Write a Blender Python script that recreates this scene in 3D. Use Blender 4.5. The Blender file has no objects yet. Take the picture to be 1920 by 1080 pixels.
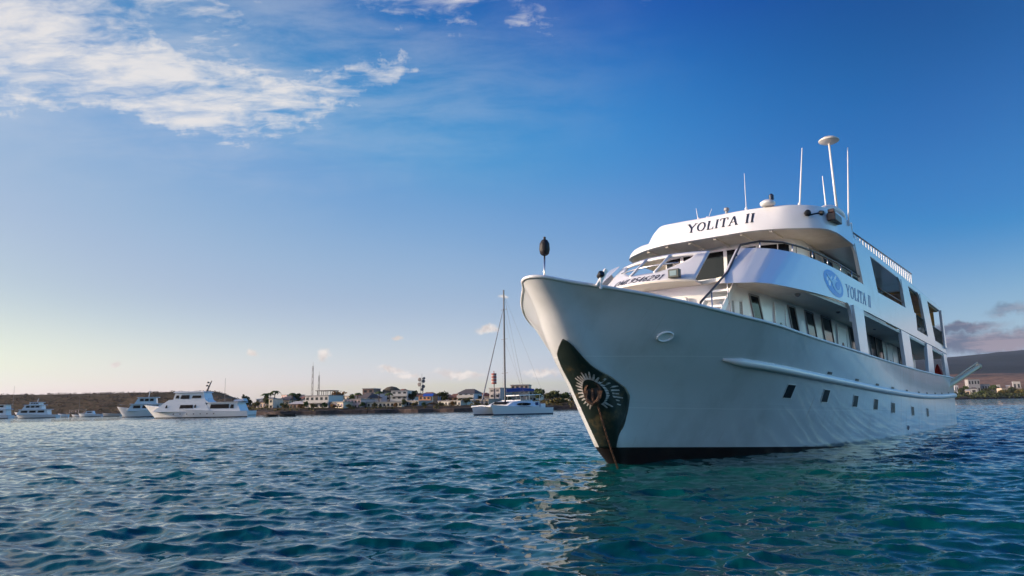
import bpy, bmesh, math, random
import numpy as np
from mathutils import Vector, Matrix

SC = bpy.context.scene
COL = SC.collection
R = math.radians
random.seed(11)
RNG = np.random.default_rng(7)

# ------------------------------------------------------------------ camera
F, CAMH, HORY, ROLL = 1350.0, 1.5, 761.0, R(1.03)
PITCH = math.atan((HORY - 540) / F)
fwd = Vector((0, math.cos(PITCH), math.sin(PITCH)))
r0 = Vector((1, 0, 0)); u0 = Vector((0, -math.sin(PITCH), math.cos(PITCH)))
cR = r0 * math.cos(ROLL) - u0 * math.sin(ROLL)
cU = r0 * math.sin(ROLL) + u0 * math.cos(ROLL)
cam = bpy.data.cameras.new('camera'); camo = bpy.data.objects.new('camera', cam)
COL.objects.link(camo); SC.camera = camo
cam.sensor_width = 36; cam.lens = F / 1920 * 36; cam.clip_start = 0.05; cam.clip_end = 40000
camo.matrix_world = Matrix(((cR.x, cU.x, -fwd.x, 0), (cR.y, cU.y, -fwd.y, 0), (cR.z, cU.z, -fwd.z, CAMH), (0, 0, 0, 1)))

def view_dir(px, py):
    return fwd + cR * ((px - 960) / F) - cU * ((py - 540) / F)
def at(px, py, Y):
    d = view_dir(px, py); return Vector((0, 0, CAMH)) + d * (Y / d.y)

# ------------------------------------------------------------------ light
SUN_EL, SUN_AZ = 13.0, -92.0          # degrees; azimuth from +Y towards +X
sdir = Vector((math.sin(R(SUN_AZ)) * math.cos(R(SUN_EL)), math.cos(R(SUN_AZ)) * math.cos(R(SUN_EL)), math.sin(R(SUN_EL))))
sl = bpy.data.lights.new('sun', 'SUN'); sl.energy = 5.0; sl.angle = R(0.5); sl.color = (1.0, 0.78, 0.52)
so = bpy.data.objects.new('sun', sl); COL.objects.link(so)
so.rotation_euler = sdir.to_track_quat('Z', 'Y').to_euler()
SC.view_settings.view_transform = 'Standard'; SC.view_settings.look = 'None'
SC.view_settings.exposure = 0.0; SC.view_settings.gamma = 1.0
SC.cycles.max_bounces = 8; SC.cycles.caustics_reflective = False; SC.cycles.caustics_refractive = False

# ------------------------------------------------------------------ node helper
class NT:
    def __init__(s, tree): s.t = tree; s.n = tree.nodes; s.l = tree.links
    def new(s, typ, **kw):
        n = s.n.new(typ)
        for k, v in kw.items(): setattr(n, k, v)
        return n
    def put(s, sock, v):
        if v is None: return
        if isinstance(v, bpy.types.NodeSocket): s.l.new(v, sock)
        else: sock.default_value = v
    def m(s, op, a, b=None, c=None, clamp=False):
        n = s.new('ShaderNodeMath', operation=op); n.use_clamp = clamp
        for i, v in enumerate((a, b, c)): s.put(n.inputs[i], v)
        return n.outputs[0]
    def vm(s, op, a, b=None, scale=None):
        n = s.new('ShaderNodeVectorMath', operation=op)
        s.put(n.inputs[0], a); s.put(n.inputs[1], b)
        if scale is not None: s.put(n.inputs['Scale'], scale)
        return n.outputs[0]
    def noise(s, vec, scale, detail=4, rough=.5, dist=0.0, out='Fac'):
        n = s.new('ShaderNodeTexNoise'); s.put(n.inputs['Vector'], vec)
        s.put(n.inputs['Scale'], scale); s.put(n.inputs['Detail'], detail); s.put(n.inputs['Roughness'], rough); s.put(n.inputs['Distortion'], dist)
        return n.outputs[out]
    def ramp(s, fac, lo, hi, a=0.0, b=1.0, smooth=True):
        n = s.new('ShaderNodeMapRange'); n.interpolation_type = 'SMOOTHSTEP' if smooth else 'LINEAR'
        s.put(n.inputs['Value'], fac); s.put(n.inputs['From Min'], lo); s.put(n.inputs['From Max'], hi)
        s.put(n.inputs['To Min'], a); s.put(n.inputs['To Max'], b); return n.outputs[0]
    def mix(s, fac, a, b, blend='MIX'):
        n = s.new('ShaderNodeMix', data_type='RGBA', blend_type=blend)
        s.put(n.inputs[0], fac); s.put(n.inputs[6], a); s.put(n.inputs[7], b); return n.outputs[2]
    def xyz(s, v):
        n = s.new('ShaderNodeSeparateXYZ'); s.put(n.inputs[0], v); return n.outputs
    def comb(s, x, y, z):
        n = s.new('ShaderNodeCombineXYZ')
        for i, v in enumerate((x, y, z)): s.put(n.inputs[i], v)
        return n.outputs[0]
def c4(c): return (c[0], c[1], c[2], 1.0)

# ------------------------------------------------------------------ sky
w = bpy.data.worlds.new('World'); SC.world = w; w.use_nodes = True
nt = NT(w.node_tree)
bg = next(n for n in nt.n if n.type == 'BACKGROUND')
sky = nt.new('ShaderNodeTexSky', sky_type='NISHITA'); sky.sun_disc = False
sky.sun_elevation = R(SUN_EL); sky.sun_rotation = R(SUN_AZ)
sky.air_density = 1.0; sky.dust_density = 1.0; sky.ozone_density = 2.0; sky.altitude = 0
tc = nt.new('ShaderNodeTexCoord'); D = tc.outputs['Generated']
dx, dy, dz = nt.xyz(D)
# the camera's strong colour response: a tone curve per channel on the physical sky
SKY_STR = 0.1
sc0 = nt.vm('SCALE', sky.outputs[0], None, SKY_STR * 1.27)
cv = nt.new('ShaderNodeRGBCurve'); cv.mapping.extend = 'EXTRAPOLATED'; cv.mapping.use_clip = False
for ch, pts in enumerate(([(0, 0), (.078, .007), (.094, .013), (.124, .055), (.169, .18), (.229, .315), (.366, .50), (.5, .66), (.75, .81), (1, .95)],
                          [(0, 0), (.133, .075), (.159, .165), (.202, .28), (.262, .355), (.34, .455), (.43, .53), (.6, .71), (.71, .82), (1, .98)],
                          [(0, 0), (.10, .10), (.219, .32), (.25, .50), (.30, .60), (.38, .645), (.46, .67), (.6, .71), (1, .9)])):
    c = cv.mapping.curves[ch]
    c.points[0].location = pts[0]; c.points[-1].location = pts[-1]
    for p in pts[1:-1]: c.points.new(*p)
cv.mapping.update()
nt.put(cv.inputs['Color'], sc0)
sr, sg, sb = nt.xyz(cv.outputs[0])
sb = nt.m('MAXIMUM', sb, nt.m('MULTIPLY', sr, .94))
hor = nt.m('SQRT', nt.m('SUBTRACT', 1.0001, nt.m('MULTIPLY', dz, dz)))
anti = nt.m('DIVIDE', nt.m('ADD', nt.m('MULTIPLY', dx, -math.sin(R(SUN_AZ))), nt.m('MULTIPLY', dy, -math.cos(R(SUN_AZ)))), hor)
# the clear sky is darkest well away from the sun; extra brightness round the unseen antisolar point is added to fill the hull
away = nt.m('MULTIPLY', nt.ramp(anti, .14, .60), nt.ramp(anti, .98, .75))
side = nt.m('MULTIPLY', nt.ramp(anti, -.1, .42), nt.ramp(anti, 1.0, .8))
high = nt.ramp(dz, .18, .45); off = nt.ramp(dz, .06, .24)
added_fill = nt.m('ADD', 1.0, nt.m('MULTIPLY', nt.ramp(anti, .66, .97), 1.35))
sund = nt.m('ADD', nt.m('ADD', nt.m('MULTIPLY', dx, sdir.x), nt.m('MULTIPLY', dy, sdir.y)), nt.m('MULTIPLY', dz, sdir.z)); added_sun_gain = nt.m('ADD', 1.0, nt.m('MULTIPLY', nt.ramp(sund, .58, .98), 2.2))  # sky round the unseen sun boosted, added for brighter water highlights
zen = nt.ramp(dz, .33, .55); low = nt.m('ADD', 1.0, nt.m('MULTIPLY', nt.m('MULTIPLY', nt.ramp(dz, .16, .0), .18), nt.m('SUBTRACT', 1, side)))
def grade(v, p_fill, k_away, k_side, k_high, k_zen, cap, p_low):
    cut = nt.m('MINIMUM', cap, nt.m('MULTIPLY', nt.m('ADD', nt.m('ADD', nt.m('MULTIPLY', away, k_away), nt.m('MULTIPLY', side, k_side)), nt.m('MULTIPLY', nt.m('MULTIPLY', away, high), k_high)), nt.m('ADD', .42, nt.m('MULTIPLY', off, .58))))
    v = nt.m('MULTIPLY', nt.m('MULTIPLY', v, nt.m('POWER', added_fill, p_fill)), nt.m('SUBTRACT', 1, cut))
    return nt.m('MULTIPLY', nt.m('MULTIPLY', v, nt.m('SUBTRACT', 1, nt.m('MULTIPLY', zen, k_zen))), nt.m('POWER', low, p_low))
sr = grade(sr, .48, .42, .52, .0, .22, .88, 2.1)
sg = grade(sg, .88, .25, .28, .12, .26, .80, 2.1)
sb = grade(sb, 1.0, .12, .05, .26, .20, .70, .9)
graded = nt.vm('SCALE', nt.vm('SCALE', nt.comb(sr, sg, sb), None, added_sun_gain), None, 1 / SKY_STR)
az = nt.m('ARCTAN2', dx, dy); el = nt.m('ARCSINE', dz)
# warp for cloud outlines
wv = nt.noise(D, 9.0, 5, .6, out='Color')
wx, wy, _ = nt.xyz(wv)
wx = nt.m('SUBTRACT', wx, .5); wy = nt.m('SUBTRACT', wy, .5)
wv2 = nt.noise(D, 34.0, 5, .65, out='Color')
vx, vy, _ = nt.xyz(wv2)
vx = nt.m('SUBTRACT', vx, .5); vy = nt.m('SUBTRACT', vy, .5)
def blob(px, py, rx, ry, rot=0, warp=.12, fine=.03, inner=.25):
    d = view_dir(px, py).normalized()
    a0, e0 = math.atan2(d.x, d.y), math.asin(d.z)
    rx, ry = rx / F, ry / F
    A = nt.m('ADD', nt.m('SUBTRACT', az, a0), nt.m('ADD', nt.m('MULTIPLY', wx, warp), nt.m('MULTIPLY', vx, fine)))
    E = nt.m('ADD', nt.m('SUBTRACT', el, e0), nt.m('ADD', nt.m('MULTIPLY', wy, warp * .6), nt.m('MULTIPLY', vy, fine)))
    c, s = math.cos(rot), math.sin(rot)
    p = nt.m('DIVIDE', nt.m('ADD', nt.m('MULTIPLY', A, c), nt.m('MULTIPLY', E, s)), rx)
    q = nt.m('DIVIDE', nt.m('SUBTRACT', nt.m('MULTIPLY', E, c), nt.m('MULTIPLY', A, s)), ry)
    r = nt.m('SQRT', nt.m('ADD', nt.m('MULTIPLY', p, p), nt.m('MULTIPLY', q, q)))
    return nt.ramp(r, 1.0, inner), q
def acc(lst):
    o = lst[0]
    for x in lst[1:]: o = nt.m('MAXIMUM', o, x)
    return o
# high thin cloud: streaked fbm inside region masks
pl = nt.comb(nt.m('DIVIDE', dx, nt.m('ADD', dz, .12)), nt.m('DIVIDE', dy, nt.m('ADD', dz, .12)), 0.0)
rotn = nt.new('ShaderNodeMapping'); nt.l.new(pl, rotn.inputs['Vector'])
rotn.inputs['Rotation'].default_value = (0, 0, R(18)); rotn.inputs['Scale'].default_value = (1.0, 2.1, 1)
n1 = nt.noise(rotn.outputs[0], 3.4, 8, .62, .35)
n2 = nt.noise(rotn.outputs[0], 11.0, 6, .6, .6)
reg = acc([blob(150, 120, 560, 110, R(-5), .10, .05, .45)[0], blob(350, 155, 400, 95, R(-4), .10, .05, .35)[0], blob(60, 70, 330, 160, 0, .12, .06, .4)[0],
           nt.m('MULTIPLY', blob(260, 20, 420, 90, R(6), .22, .06)[0], .85), nt.m('MULTIPLY', blob(630, 150, 230, 80, R(14), .12, .07)[0], .9),
           nt.m('MULTIPLY', blob(790, 8, 270, 95, R(-6), .10, .07, .2)[0], .98), nt.m('MULTIPLY', blob(720, 140, 120, 46, R(25), .06, .06)[0], 1.0),
           nt.m('MULTIPLY', blob(950, 20, 180, 55, R(-15), .16, .07)[0], .66), nt.m('MULTIPLY', blob(1225, 0, 110, 30, 0, .12, .04)[0], .5),
           nt.m('MULTIPLY', blob(430, 70, 300, 120, R(-20), .22, .07)[0], .68)])
dens = nt.ramp(nt.m('ADD', nt.m('MULTIPLY', n1, .62), nt.m('MULTIPLY', n2, .38)), nt.m('SUBTRACT', .68, nt.m('MULTIPLY', reg, .36)), nt.m('SUBTRACT', .93, nt.m('MULTIPLY', reg, .31)))
veil = nt.m('MULTIPLY', nt.m('MULTIPLY', blob(250, 60, 1150, 300, 0, .2, .03, .0)[0], nt.ramp(n1, .25, .7)), .34)
cir = nt.m('MAXIMUM', nt.m('MULTIPLY', nt.m('MULTIPLY', dens, nt.ramp(reg, 0.0, .5)), .90), veil)
# low puffs of cumulus near the horizon
puffs = [blob(473, 662, 15, 9, 0, .012, .02), blob(606, 665, 17, 15, 0, .012, .025), blob(735, 692, 38, 10, R(-6), .03, .03), blob(765, 703, 30, 9, 0, .03, .03),
         blob(862, 699, 62, 10, 0, .03, .03), blob(1015, 700, 50, 10, 0, .03, .03), blob(912, 620, 28, 11, 0, .02, .025), blob(745, 635, 16, 6, 0, .02, .02),
         blob(216, 680, 14, 7, 0, .02, .02), blob(945, 560, 14, 5, 0, .02, .02), blob(590, 60, 1, 1)]
pf = acc([p[0] for p in puffs[:-1]])
pf = nt.m('MULTIPLY', pf, .8)
# grey-violet bank over the hills on the right
bank = acc([blob(1850, 640, 190, 26, R(2), .05, .03, .3)[0], blob(1810, 615, 90, 14, R(4), .05, .03)[0], nt.m('MULTIPLY', blob(1905, 575, 40, 16, 0, .05, .03)[0], .6), blob(2100, 660, 240, 40, 0, .05, .03, .3)[0]])
bn = nt.noise(nt.comb(nt.m('MULTIPLY', az, 1.0), nt.m('MULTIPLY', el, 4.0), 0.0), 14.0, 5, .6)
hsv_sky = graded
# warm pale veil low on the sun's side is the sky's own; graded by the camera
lum = 7.5
col = nt.mix(cir, hsv_sky, c4((1.14 * lum, 1.09 * lum, 1.06 * lum)))
pcol = nt.mix(nt.ramp(nt.noise(D, 60.0, 4, .6), .35, .65), c4((.95 * lum, .82 * lum, .74 * lum)), c4((1.3 * lum, 1.17 * lum, 1.06 * lum)))
col = nt.mix(pf, col, pcol)
bcol = nt.mix(nt.ramp(bn, .42, .62), c4((.085 * lum, .105 * lum, .20 * lum)), c4((.40 * lum, .30 * lum, .36 * lum)))
col = nt.mix(nt.m('MULTIPLY', bank, .85), col, bcol)
ra = nt.m('DIVIDE', nt.m('ADD', nt.m('SUBTRACT', az, R(51)), nt.m('MULTIPLY', wx, .1)), R(10)); re_ = nt.m('DIVIDE', nt.m('ADD', nt.m('SUBTRACT', el, R(3.4)), nt.m('MULTIPLY', vy, .04)), R(3.6))
rosy = nt.m('MULTIPLY', nt.ramp(nt.m('SQRT', nt.m('ADD', nt.m('MULTIPLY', ra, ra), nt.m('MULTIPLY', re_, re_))), 1.0, .35), nt.ramp(bn, .35, .55, .45, 1.0))
col = nt.mix(nt.m('MULTIPLY', rosy, .95), col, c4((1.5 * lum, 1.22 * lum, 1.12 * lum)))     # added cloud bank, unseen past the right edge, to put pink glare on the hull
nt.l.new(col, bg.inputs['Color']); bg.inputs['Strength'].default_value = SKY_STR

# ------------------------------------------------------------------ materials
MATS = {}
def mat(name, base, rough=.5, var=None, vscale=3.0, metal=0.0, bump=0.0, bscale=20.0, coat=0.0, spec=.5, vstretch=(1, 1, 1), lo=.4, hi=.7, ior=1.5, emit=None):
    if name in MATS: return MATS[name]
    m = bpy.data.materials.new(name); m.use_nodes = True; n = NT(m.node_tree)
    b = next(x for x in n.n if x.type == 'BSDF_PRINCIPLED')
    b.inputs['Base Color'].default_value = c4(base); b.inputs['Roughness'].default_value = rough
    b.inputs['Metallic'].default_value = metal; b.inputs['IOR'].default_value = ior
    b.inputs['Coat Weight'].default_value = coat; b.inputs['Coat Roughness'].default_value = .08
    b.inputs['Specular IOR Level'].default_value = spec
    tcn = n.new('ShaderNodeTexCoord').outputs['Object']
    if var is not None:
        mp = n.new('ShaderNodeMapping'); n.l.new(tcn, mp.inputs['Vector']); mp.inputs['Scale'].default_value = vstretch
        f = n.ramp(n.noise(mp.outputs[0], vscale, 5, .6), lo, hi)
        n.l.new(n.mix(f, c4(base), c4(var)), b.inputs['Base Color'])
    if bump:
        bp = n.new('ShaderNodeBump'); bp.inputs['Strength'].default_value = bump; bp.inputs['Distance'].default_value = .05
        n.l.new(n.noise(tcn, bscale, 3, .5), bp.inputs['Height']); n.l.new(bp.outputs[0], b.inputs['Normal'])
    MATS[name] = m; return m
WHITE = mat('white_paint', (.78, .77, .75), .32, (.62, .58, .53), 1.3, coat=.25, lo=.55, hi=.85, bump=.05, bscale=3)
WHITE2 = mat('white_gloss_panel', (.80, .80, .80), .25, (.70, .68, .66), .8, coat=.4, lo=.5, hi=.8, bump=.04, bscale=1.5)
CREAM = mat('cream_soffit', (.72, .66, .56), .5, (.55, .48, .38), 1.2, lo=.5, hi=.8)
GLASS = mat('dark_glass', (.008, .008, .009), .08, spec=.22)
PORTG = mat('porthole_glass', (.012, .013, .015), .35, spec=.12)
BLACK = mat('black_rubber', (.012, .012, .013), .45)
STEEL = mat('stainless_steel', (.45, .45, .46), .25, metal=.9)
RUST = mat('rusty_iron', (.10, .045, .02), .8, (.03, .018, .012), 9, bump=.4, bscale=30)
WOOD = mat('varnished_wood', (.30, .14, .05), .4, (.16, .07, .025), 6, vstretch=(1, 6, 6))
NAVY = mat('navy_lettering', (.012, .014, .03), .4)
BLUE = mat('blue_emblem', (.015, .30, .80), .35)
PALEB = mat('pale_blue_emblem', (.35, .68, .95), .35)
BLUEL = mat('blue_lettering', (.02, .17, .50), .35)
DECK = mat('deck_paint', (.35, .33, .30), .7, (.25, .24, .22), 2)
RED = mat('red_fabric', (.35, .02, .015), .8)
NAVYF = mat('navy_canvas', (.015, .03, .12), .8)
BRASS = mat('lamp_glass', (.5, .55, .55), .15)

def cloth(name, col):
    m = bpy.data.materials.new(name); m.use_nodes = True; n = NT(m.node_tree); out = next(x for x in n.n if x.type == 'OUTPUT_MATERIAL')
    b = next(x for x in n.n if x.type == 'BSDF_PRINCIPLED'); b.inputs['Roughness'].default_value = .9
    o = n.new('ShaderNodeTexCoord').outputs['Object']; c = n.mix(n.ramp(n.noise(o, 2.0, 4, .6), .35, .7), c4(col), c4(tuple(v * .7 for v in col)))
    n.l.new(c, b.inputs['Base Color']); tl = n.new('ShaderNodeBsdfTranslucent'); n.l.new(c, tl.inputs['Color'])
    mx = n.new('ShaderNodeMixShader'); mx.inputs[0].default_value = .55; n.l.new(b.outputs[0], mx.inputs[1]); n.l.new(tl.outputs[0], mx.inputs[2]); n.l.new(mx.outputs[0], out.inputs['Surface'])
    return m
CURTAIN = cloth('tan_canvas', (.80, .52, .22))
def hull_material():
    m = bpy.data.materials.new('hull_paint'); m.use_nodes = True; n = NT(m.node_tree)
    b = next(x for x in n.n if x.type == 'BSDF_PRINCIPLED')
    o = n.new('ShaderNodeTexCoord').outputs['Object']
    x, y, z = n.xyz(o)
    base = n.mix(n.ramp(n.noise(o, .7, 5, .6), .45, .75), c4((.66, .68, .68)), c4((.56, .58, .57)))
    # vertical run-off stains below the scuppers and along the after topsides
    st = n.noise(n.comb(n.m('MULTIPLY', x, 2.6), n.m('MULTIPLY', y, .5), n.m('MULTIPLY', z, .22)), 1.6, 5, .65)
    aft = n.ramp(x, 9, 17)
    base = n.mix(n.m('MULTIPLY', n.m('MULTIPLY', n.ramp(st, .52, .72), aft), .6), base, c4((.44, .33, .27)))
    st2 = n.noise(n.comb(n.m('MULTIPLY', x, 5.0), 0.0, n.m('MULTIPLY', z, .35)), 1.5, 4, .6)
    base = n.mix(n.m('MULTIPLY', n.ramp(st2, .62, .8), .28), base, c4((.40, .33, .26)))
    sc2 = n.m('MULTIPLY', n.ramp(n.noise(n.comb(n.m('MULTIPLY', x, 7.0), 0.0, n.m('MULTIPLY', z, .5)), 1.0, 4, .6), .58, .74), n.m('MULTIPLY', n.ramp(z, 2.9, 2.3), n.ramp(z, .6, 2.0)))
    base = n.mix(n.m('MULTIPLY', n.m('MULTIPLY', sc2, n.ramp(x, 3, 7)), .5), base, c4((.34, .20, .11)))
    swl = n.m('ABSOLUTE', n.m('SUBTRACT', n.m('ADD', z, n.m('ADD', n.m('MULTIPLY', x, -.02), n.m('MULTIPLY', n.noise(o, .5, 2, .5), .05))), 1.42))
    swl2 = n.m('ABSOLUTE', n.m('SUBTRACT', n.m('ADD', z, n.m('MULTIPLY', x, -.05)), 2.62))
    base = n.mix(n.m('MULTIPLY', n.m('MAXIMUM', n.ramp(swl, .02, .0), n.m('MULTIPLY', n.ramp(swl2, .018, .0), n.ramp(x, 3, 1))), .6), base, c4((.86, .86, .84)))
    # grimy scum line just above the boot top
    scum = n.m('MULTIPLY', n.ramp(n.m('ADD', z, n.m('MULTIPLY', n.noise(o, 2.5, 4, .6), .35)), 1.0, .5), n.ramp(x, 3, -2))
    base = n.mix(n.m('MULTIPLY', scum, .35), base, c4((.38, .30, .18)))
    # wet, weed-stained band where the sea laps the plates
    wz = n.xyz(n.new('ShaderNodeNewGeometry').outputs['Position'])[2]
    wet = n.ramp(n.m('ADD', wz, n.m('MULTIPLY', n.m('SUBTRACT', n.noise(o, 1.6, 4, .6), .5), .16)), .17, .07)
    base = n.mix(n.m('MULTIPLY', wet, .85), base, c4((.045, .055, .042)))
    n.l.new(base, b.inputs['Base Color'])
    b.inputs['Roughness'].default_value = .28; b.inputs['Coat Weight'].default_value = .6; b.inputs['Coat Roughness'].default_value = .06
    # plating: weld seams every 2 m and slightly quilted plates
    sw = n.m('ABSOLUTE', n.m('SUBTRACT', n.m('FRACT', n.m('DIVIDE', n.m('ADD', x, n.m('MULTIPLY', z, .25)), 2.3)), .5))
    hw = n.m('ABSOLUTE', n.m('SUBTRACT', n.m('ADD', z, n.m('MULTIPLY', x, -.012)), 1.55))
    seam = n.m('MAXIMUM', n.m('MULTIPLY', n.ramp(sw, .012, .0), .5), n.ramp(hw, .035, .0))
    seam = n.m('MULTIPLY', seam, n.ramp(x, -1.6, -.6))
    quilt = n.noise(n.comb(n.m('MULTIPLY', x, 1.1), n.m('MULTIPLY', y, .6), n.m('MULTIPLY', z, .55)), 1.0, 2, .45)
    hgt = n.m('ADD', n.m('MULTIPLY', quilt, .38), n.m('MULTIPLY', seam, .05))
    bp = n.new('ShaderNodeBump'); bp.inputs['Strength'].default_value = .25; bp.inputs['Distance'].default_value = .12
    n.l.new(hgt, bp.inputs['Height']); n.l.new(bp.outputs[0], b.inputs['Normal'])
    return m
HULL = hull_material()
BOOT = mat('antifouling_paint', (.008, .006, .006), .5, (.020, .010, .009), 2.0, spec=.3)
PLATE = mat('bow_plate_paint', (.014, .022, .017), .38, (.17, .12, .05), 2.2, lo=.50, hi=.78, bump=.25, bscale=5)

# ------------------------------------------------------------------ mesh helper
class MB:
    def __init__(s, flip=False): s.v = []; s.f = []; s.mi = []; s.flip = flip
    def add(s, verts, faces, mi=0):
        o = len(s.v); s.v.extend([tuple(p) for p in verts])
        for f in faces: s.f.append([o + i for i in f]); s.mi.append(mi)
    def box(s, x0, x1, y0, y1, z0, z1, mi=0):
        s.add([(x0, y0, z0), (x1, y0, z0), (x1, y1, z0), (x0, y1, z0), (x0, y0, z1), (x1, y0, z1), (x1, y1, z1), (x0, y1, z1)],
              [(0, 3, 2, 1), (4, 5, 6, 7), (0, 1, 5, 4), (1, 2, 6, 5), (2, 3, 7, 6), (3, 0, 4, 7)], mi)
    def hexa(s, q0, q1, mi=0):
        """two quads -> closed solid"""
        s.add(list(q0) + list(q1), [(3, 2, 1, 0), (4, 5, 6, 7), (0, 1, 5, 4), (1, 2, 6, 5), (2, 3, 7, 6), (3, 0, 4, 7)], mi)
    def prism(s, poly, d, mi=0):
        """closed solid: polygon of 3-D points pushed along vector d"""
        n = len(poly); d = Vector(d)
        s.add([tuple(p) for p in poly] + [tuple(Vector(p) + d) for p in poly],
              [tuple(range(n))[::-1], tuple(range(n, 2 * n))] + [(i, (i + 1) % n, n + (i + 1) % n, n + i) for i in range(n)], mi)
    def tube(s, pts, r, seg=8, mi=0, cap=True):
        pts = [Vector(p) for p in pts]; rs = r if isinstance(r, (list, tuple)) else [r] * len(pts)
        o = len(s.v); n = len(pts)
        for i, p in enumerate(pts):
            t = (pts[min(i + 1, n - 1)] - pts[max(i - 1, 0)]).normalized()
            a = t.orthogonal().normalized() if abs(t.z) > .95 else t.cross(Vector((0, 0, 1))).normalized()
            b = t.cross(a)
            for k in range(seg):
                q = p + (a * math.cos(2 * math.pi * k / seg) + b * math.sin(2 * math.pi * k / seg)) * rs[i]
                s.v.append(tuple(q))
        for i in range(n - 1):
            for k in range(seg):
                s.f.append([o + i * seg + k, o + i * seg + (k + 1) % seg, o + (i + 1) * seg + (k + 1) % seg, o + (i + 1) * seg + k]); s.mi.append(mi)
        if cap:
            s.f.append([o + k for k in range(seg)][::-1]); s.mi.append(mi)
            s.f.append([o + (n - 1) * seg + k for k in range(seg)]); s.mi.append(mi)
    def lathe(s, c, axis, prof, seg=16, mi=0):
        """prof: (radius, distance along axis)"""
        ax = Vector(axis).normalized(); a = ax.orthogonal().normalized(); b = ax.cross(a); c = Vector(c)
        o = len(s.v)
        for r, h in prof:
            for k in range(seg):
                s.v.append(tuple(c + ax * h + (a * math.cos(2 * math.pi * k / seg) + b * math.sin(2 * math.pi * k / seg)) * max(r, 1e-4)))
        for i in range(len(prof) - 1):
            for k in range(seg):
                s.f.append([o + i * seg + k, o + i * seg + (k + 1) % seg, o + (i + 1) * seg + (k + 1) % seg, o + (i + 1) * seg + k]); s.mi.append(mi)
        s.f.append([o + k for k in range(seg)][::-1]); s.mi.append(mi)
        s.f.append([o + (len(prof) - 1) * seg + k for k in range(seg)]); s.mi.append(mi)
    def grid(s, rows, mi=0, close=False):
        o = len(s.v); n = len(rows[0])
        for r in rows: s.v.extend([tuple(p) for p in r])
        for i in range(len(rows) - 1):
            for k in range(n - (0 if close else 1)):
                s.f.append([o + i * n + k, o + i * n + (k + 1) % n, o + (i + 1) * n + (k + 1) % n, o + (i + 1) * n + k]); s.mi.append(mi)
    def loft(s, a, b, thick, mi=0):
        """strip between two polylines, given a thickness vector function or vector"""
        th = [Vector(thick)] * len(a) if not callable(thick) else [Vector(thick(i)) for i in range(len(a))]
        n = len(a)
        a = [Vector(p) for p in a]; b = [Vector(p) for p in b]
        V = a + b + [p + t for p, t in zip(a, th)] + [p + t for p, t in zip(b, th)]
        Fs = []
        for i in range(n - 1):
            Fs += [(i, i + 1, n + i + 1, n + i), (2 * n + i, 3 * n + i, 3 * n + i + 1, 2 * n + i + 1),
                   (i, 2 * n + i, 2 * n + i + 1, i + 1), (n + i, n + i + 1, 3 * n + i + 1, 3 * n + i)]
        Fs += [(0, n, 3 * n, 2 * n), (n - 1, 3 * n - 1, 4 * n - 1, 2 * n - 1)]
        s.add(V, Fs, mi)
    def build(s, name, mats, parent=None, smooth=False, loc=None, bevel=0.0, recalc=True, label=None):
        me = bpy.data.meshes.new(name)
        v = [(p[0], -p[1], p[2]) for p in s.v] if s.flip else s.v
        me.from_pydata(v, [], s.f)
        for m in (mats if isinstance(mats, (list, tuple)) else [mats]): me.materials.append(m)
        me.polygons.foreach_set('material_index', s.mi)
        if recalc:
            bm = bmesh.new(); bm.from_mesh(me)
            bmesh.ops.recalc_face_normals(bm, faces=bm.faces)
            bm.to_mesh(me); bm.free()
        if smooth:
            me.polygons.foreach_set('use_smooth', [True] * len(me.polygons))
            if smooth != 'all': me.set_sharp_from_angle(angle=R(38))
        o = bpy.data.objects.new(name, me); COL.objects.link(o)
        if parent is not None: o.parent = parent
        if loc is not None: o.location = loc
        if bevel:
            bv = o.modifiers.new('bevel', 'BEVEL'); bv.width = bevel; bv.segments = 2; bv.limit_method = 'ANGLE'; bv.angle_limit = R(40)
        if label: o['label'] = label
        return o

def tag(o, label, cat, group=None):
    o['label'] = label; o['category'] = cat
    if group: o['group'] = group
    return o
def thing(name, label, cat, loc=(0, 0, 0), rz=0.0, group=None):
    o = bpy.data.objects.new(name, None); COL.objects.link(o)
    o.location = loc; o.rotation_euler = (0, 0, rz); o.empty_display_size = .5
    return tag(o, label, cat, group)
def dup(root, loc, rz, label, group=None, scale=1.0):
    r = root.copy(); COL.objects.link(r); r.location = loc; r.rotation_euler = (0, 0, rz); r.scale = (scale,) * 3
    tag(r, label, root['category'], group)
    for ch in list(root.children):
        c = ch.copy(); COL.objects.link(c); c.parent = r
        for g in list(ch.children):
            d = g.copy(); COL.objects.link(d); d.parent = c
    return r

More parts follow.
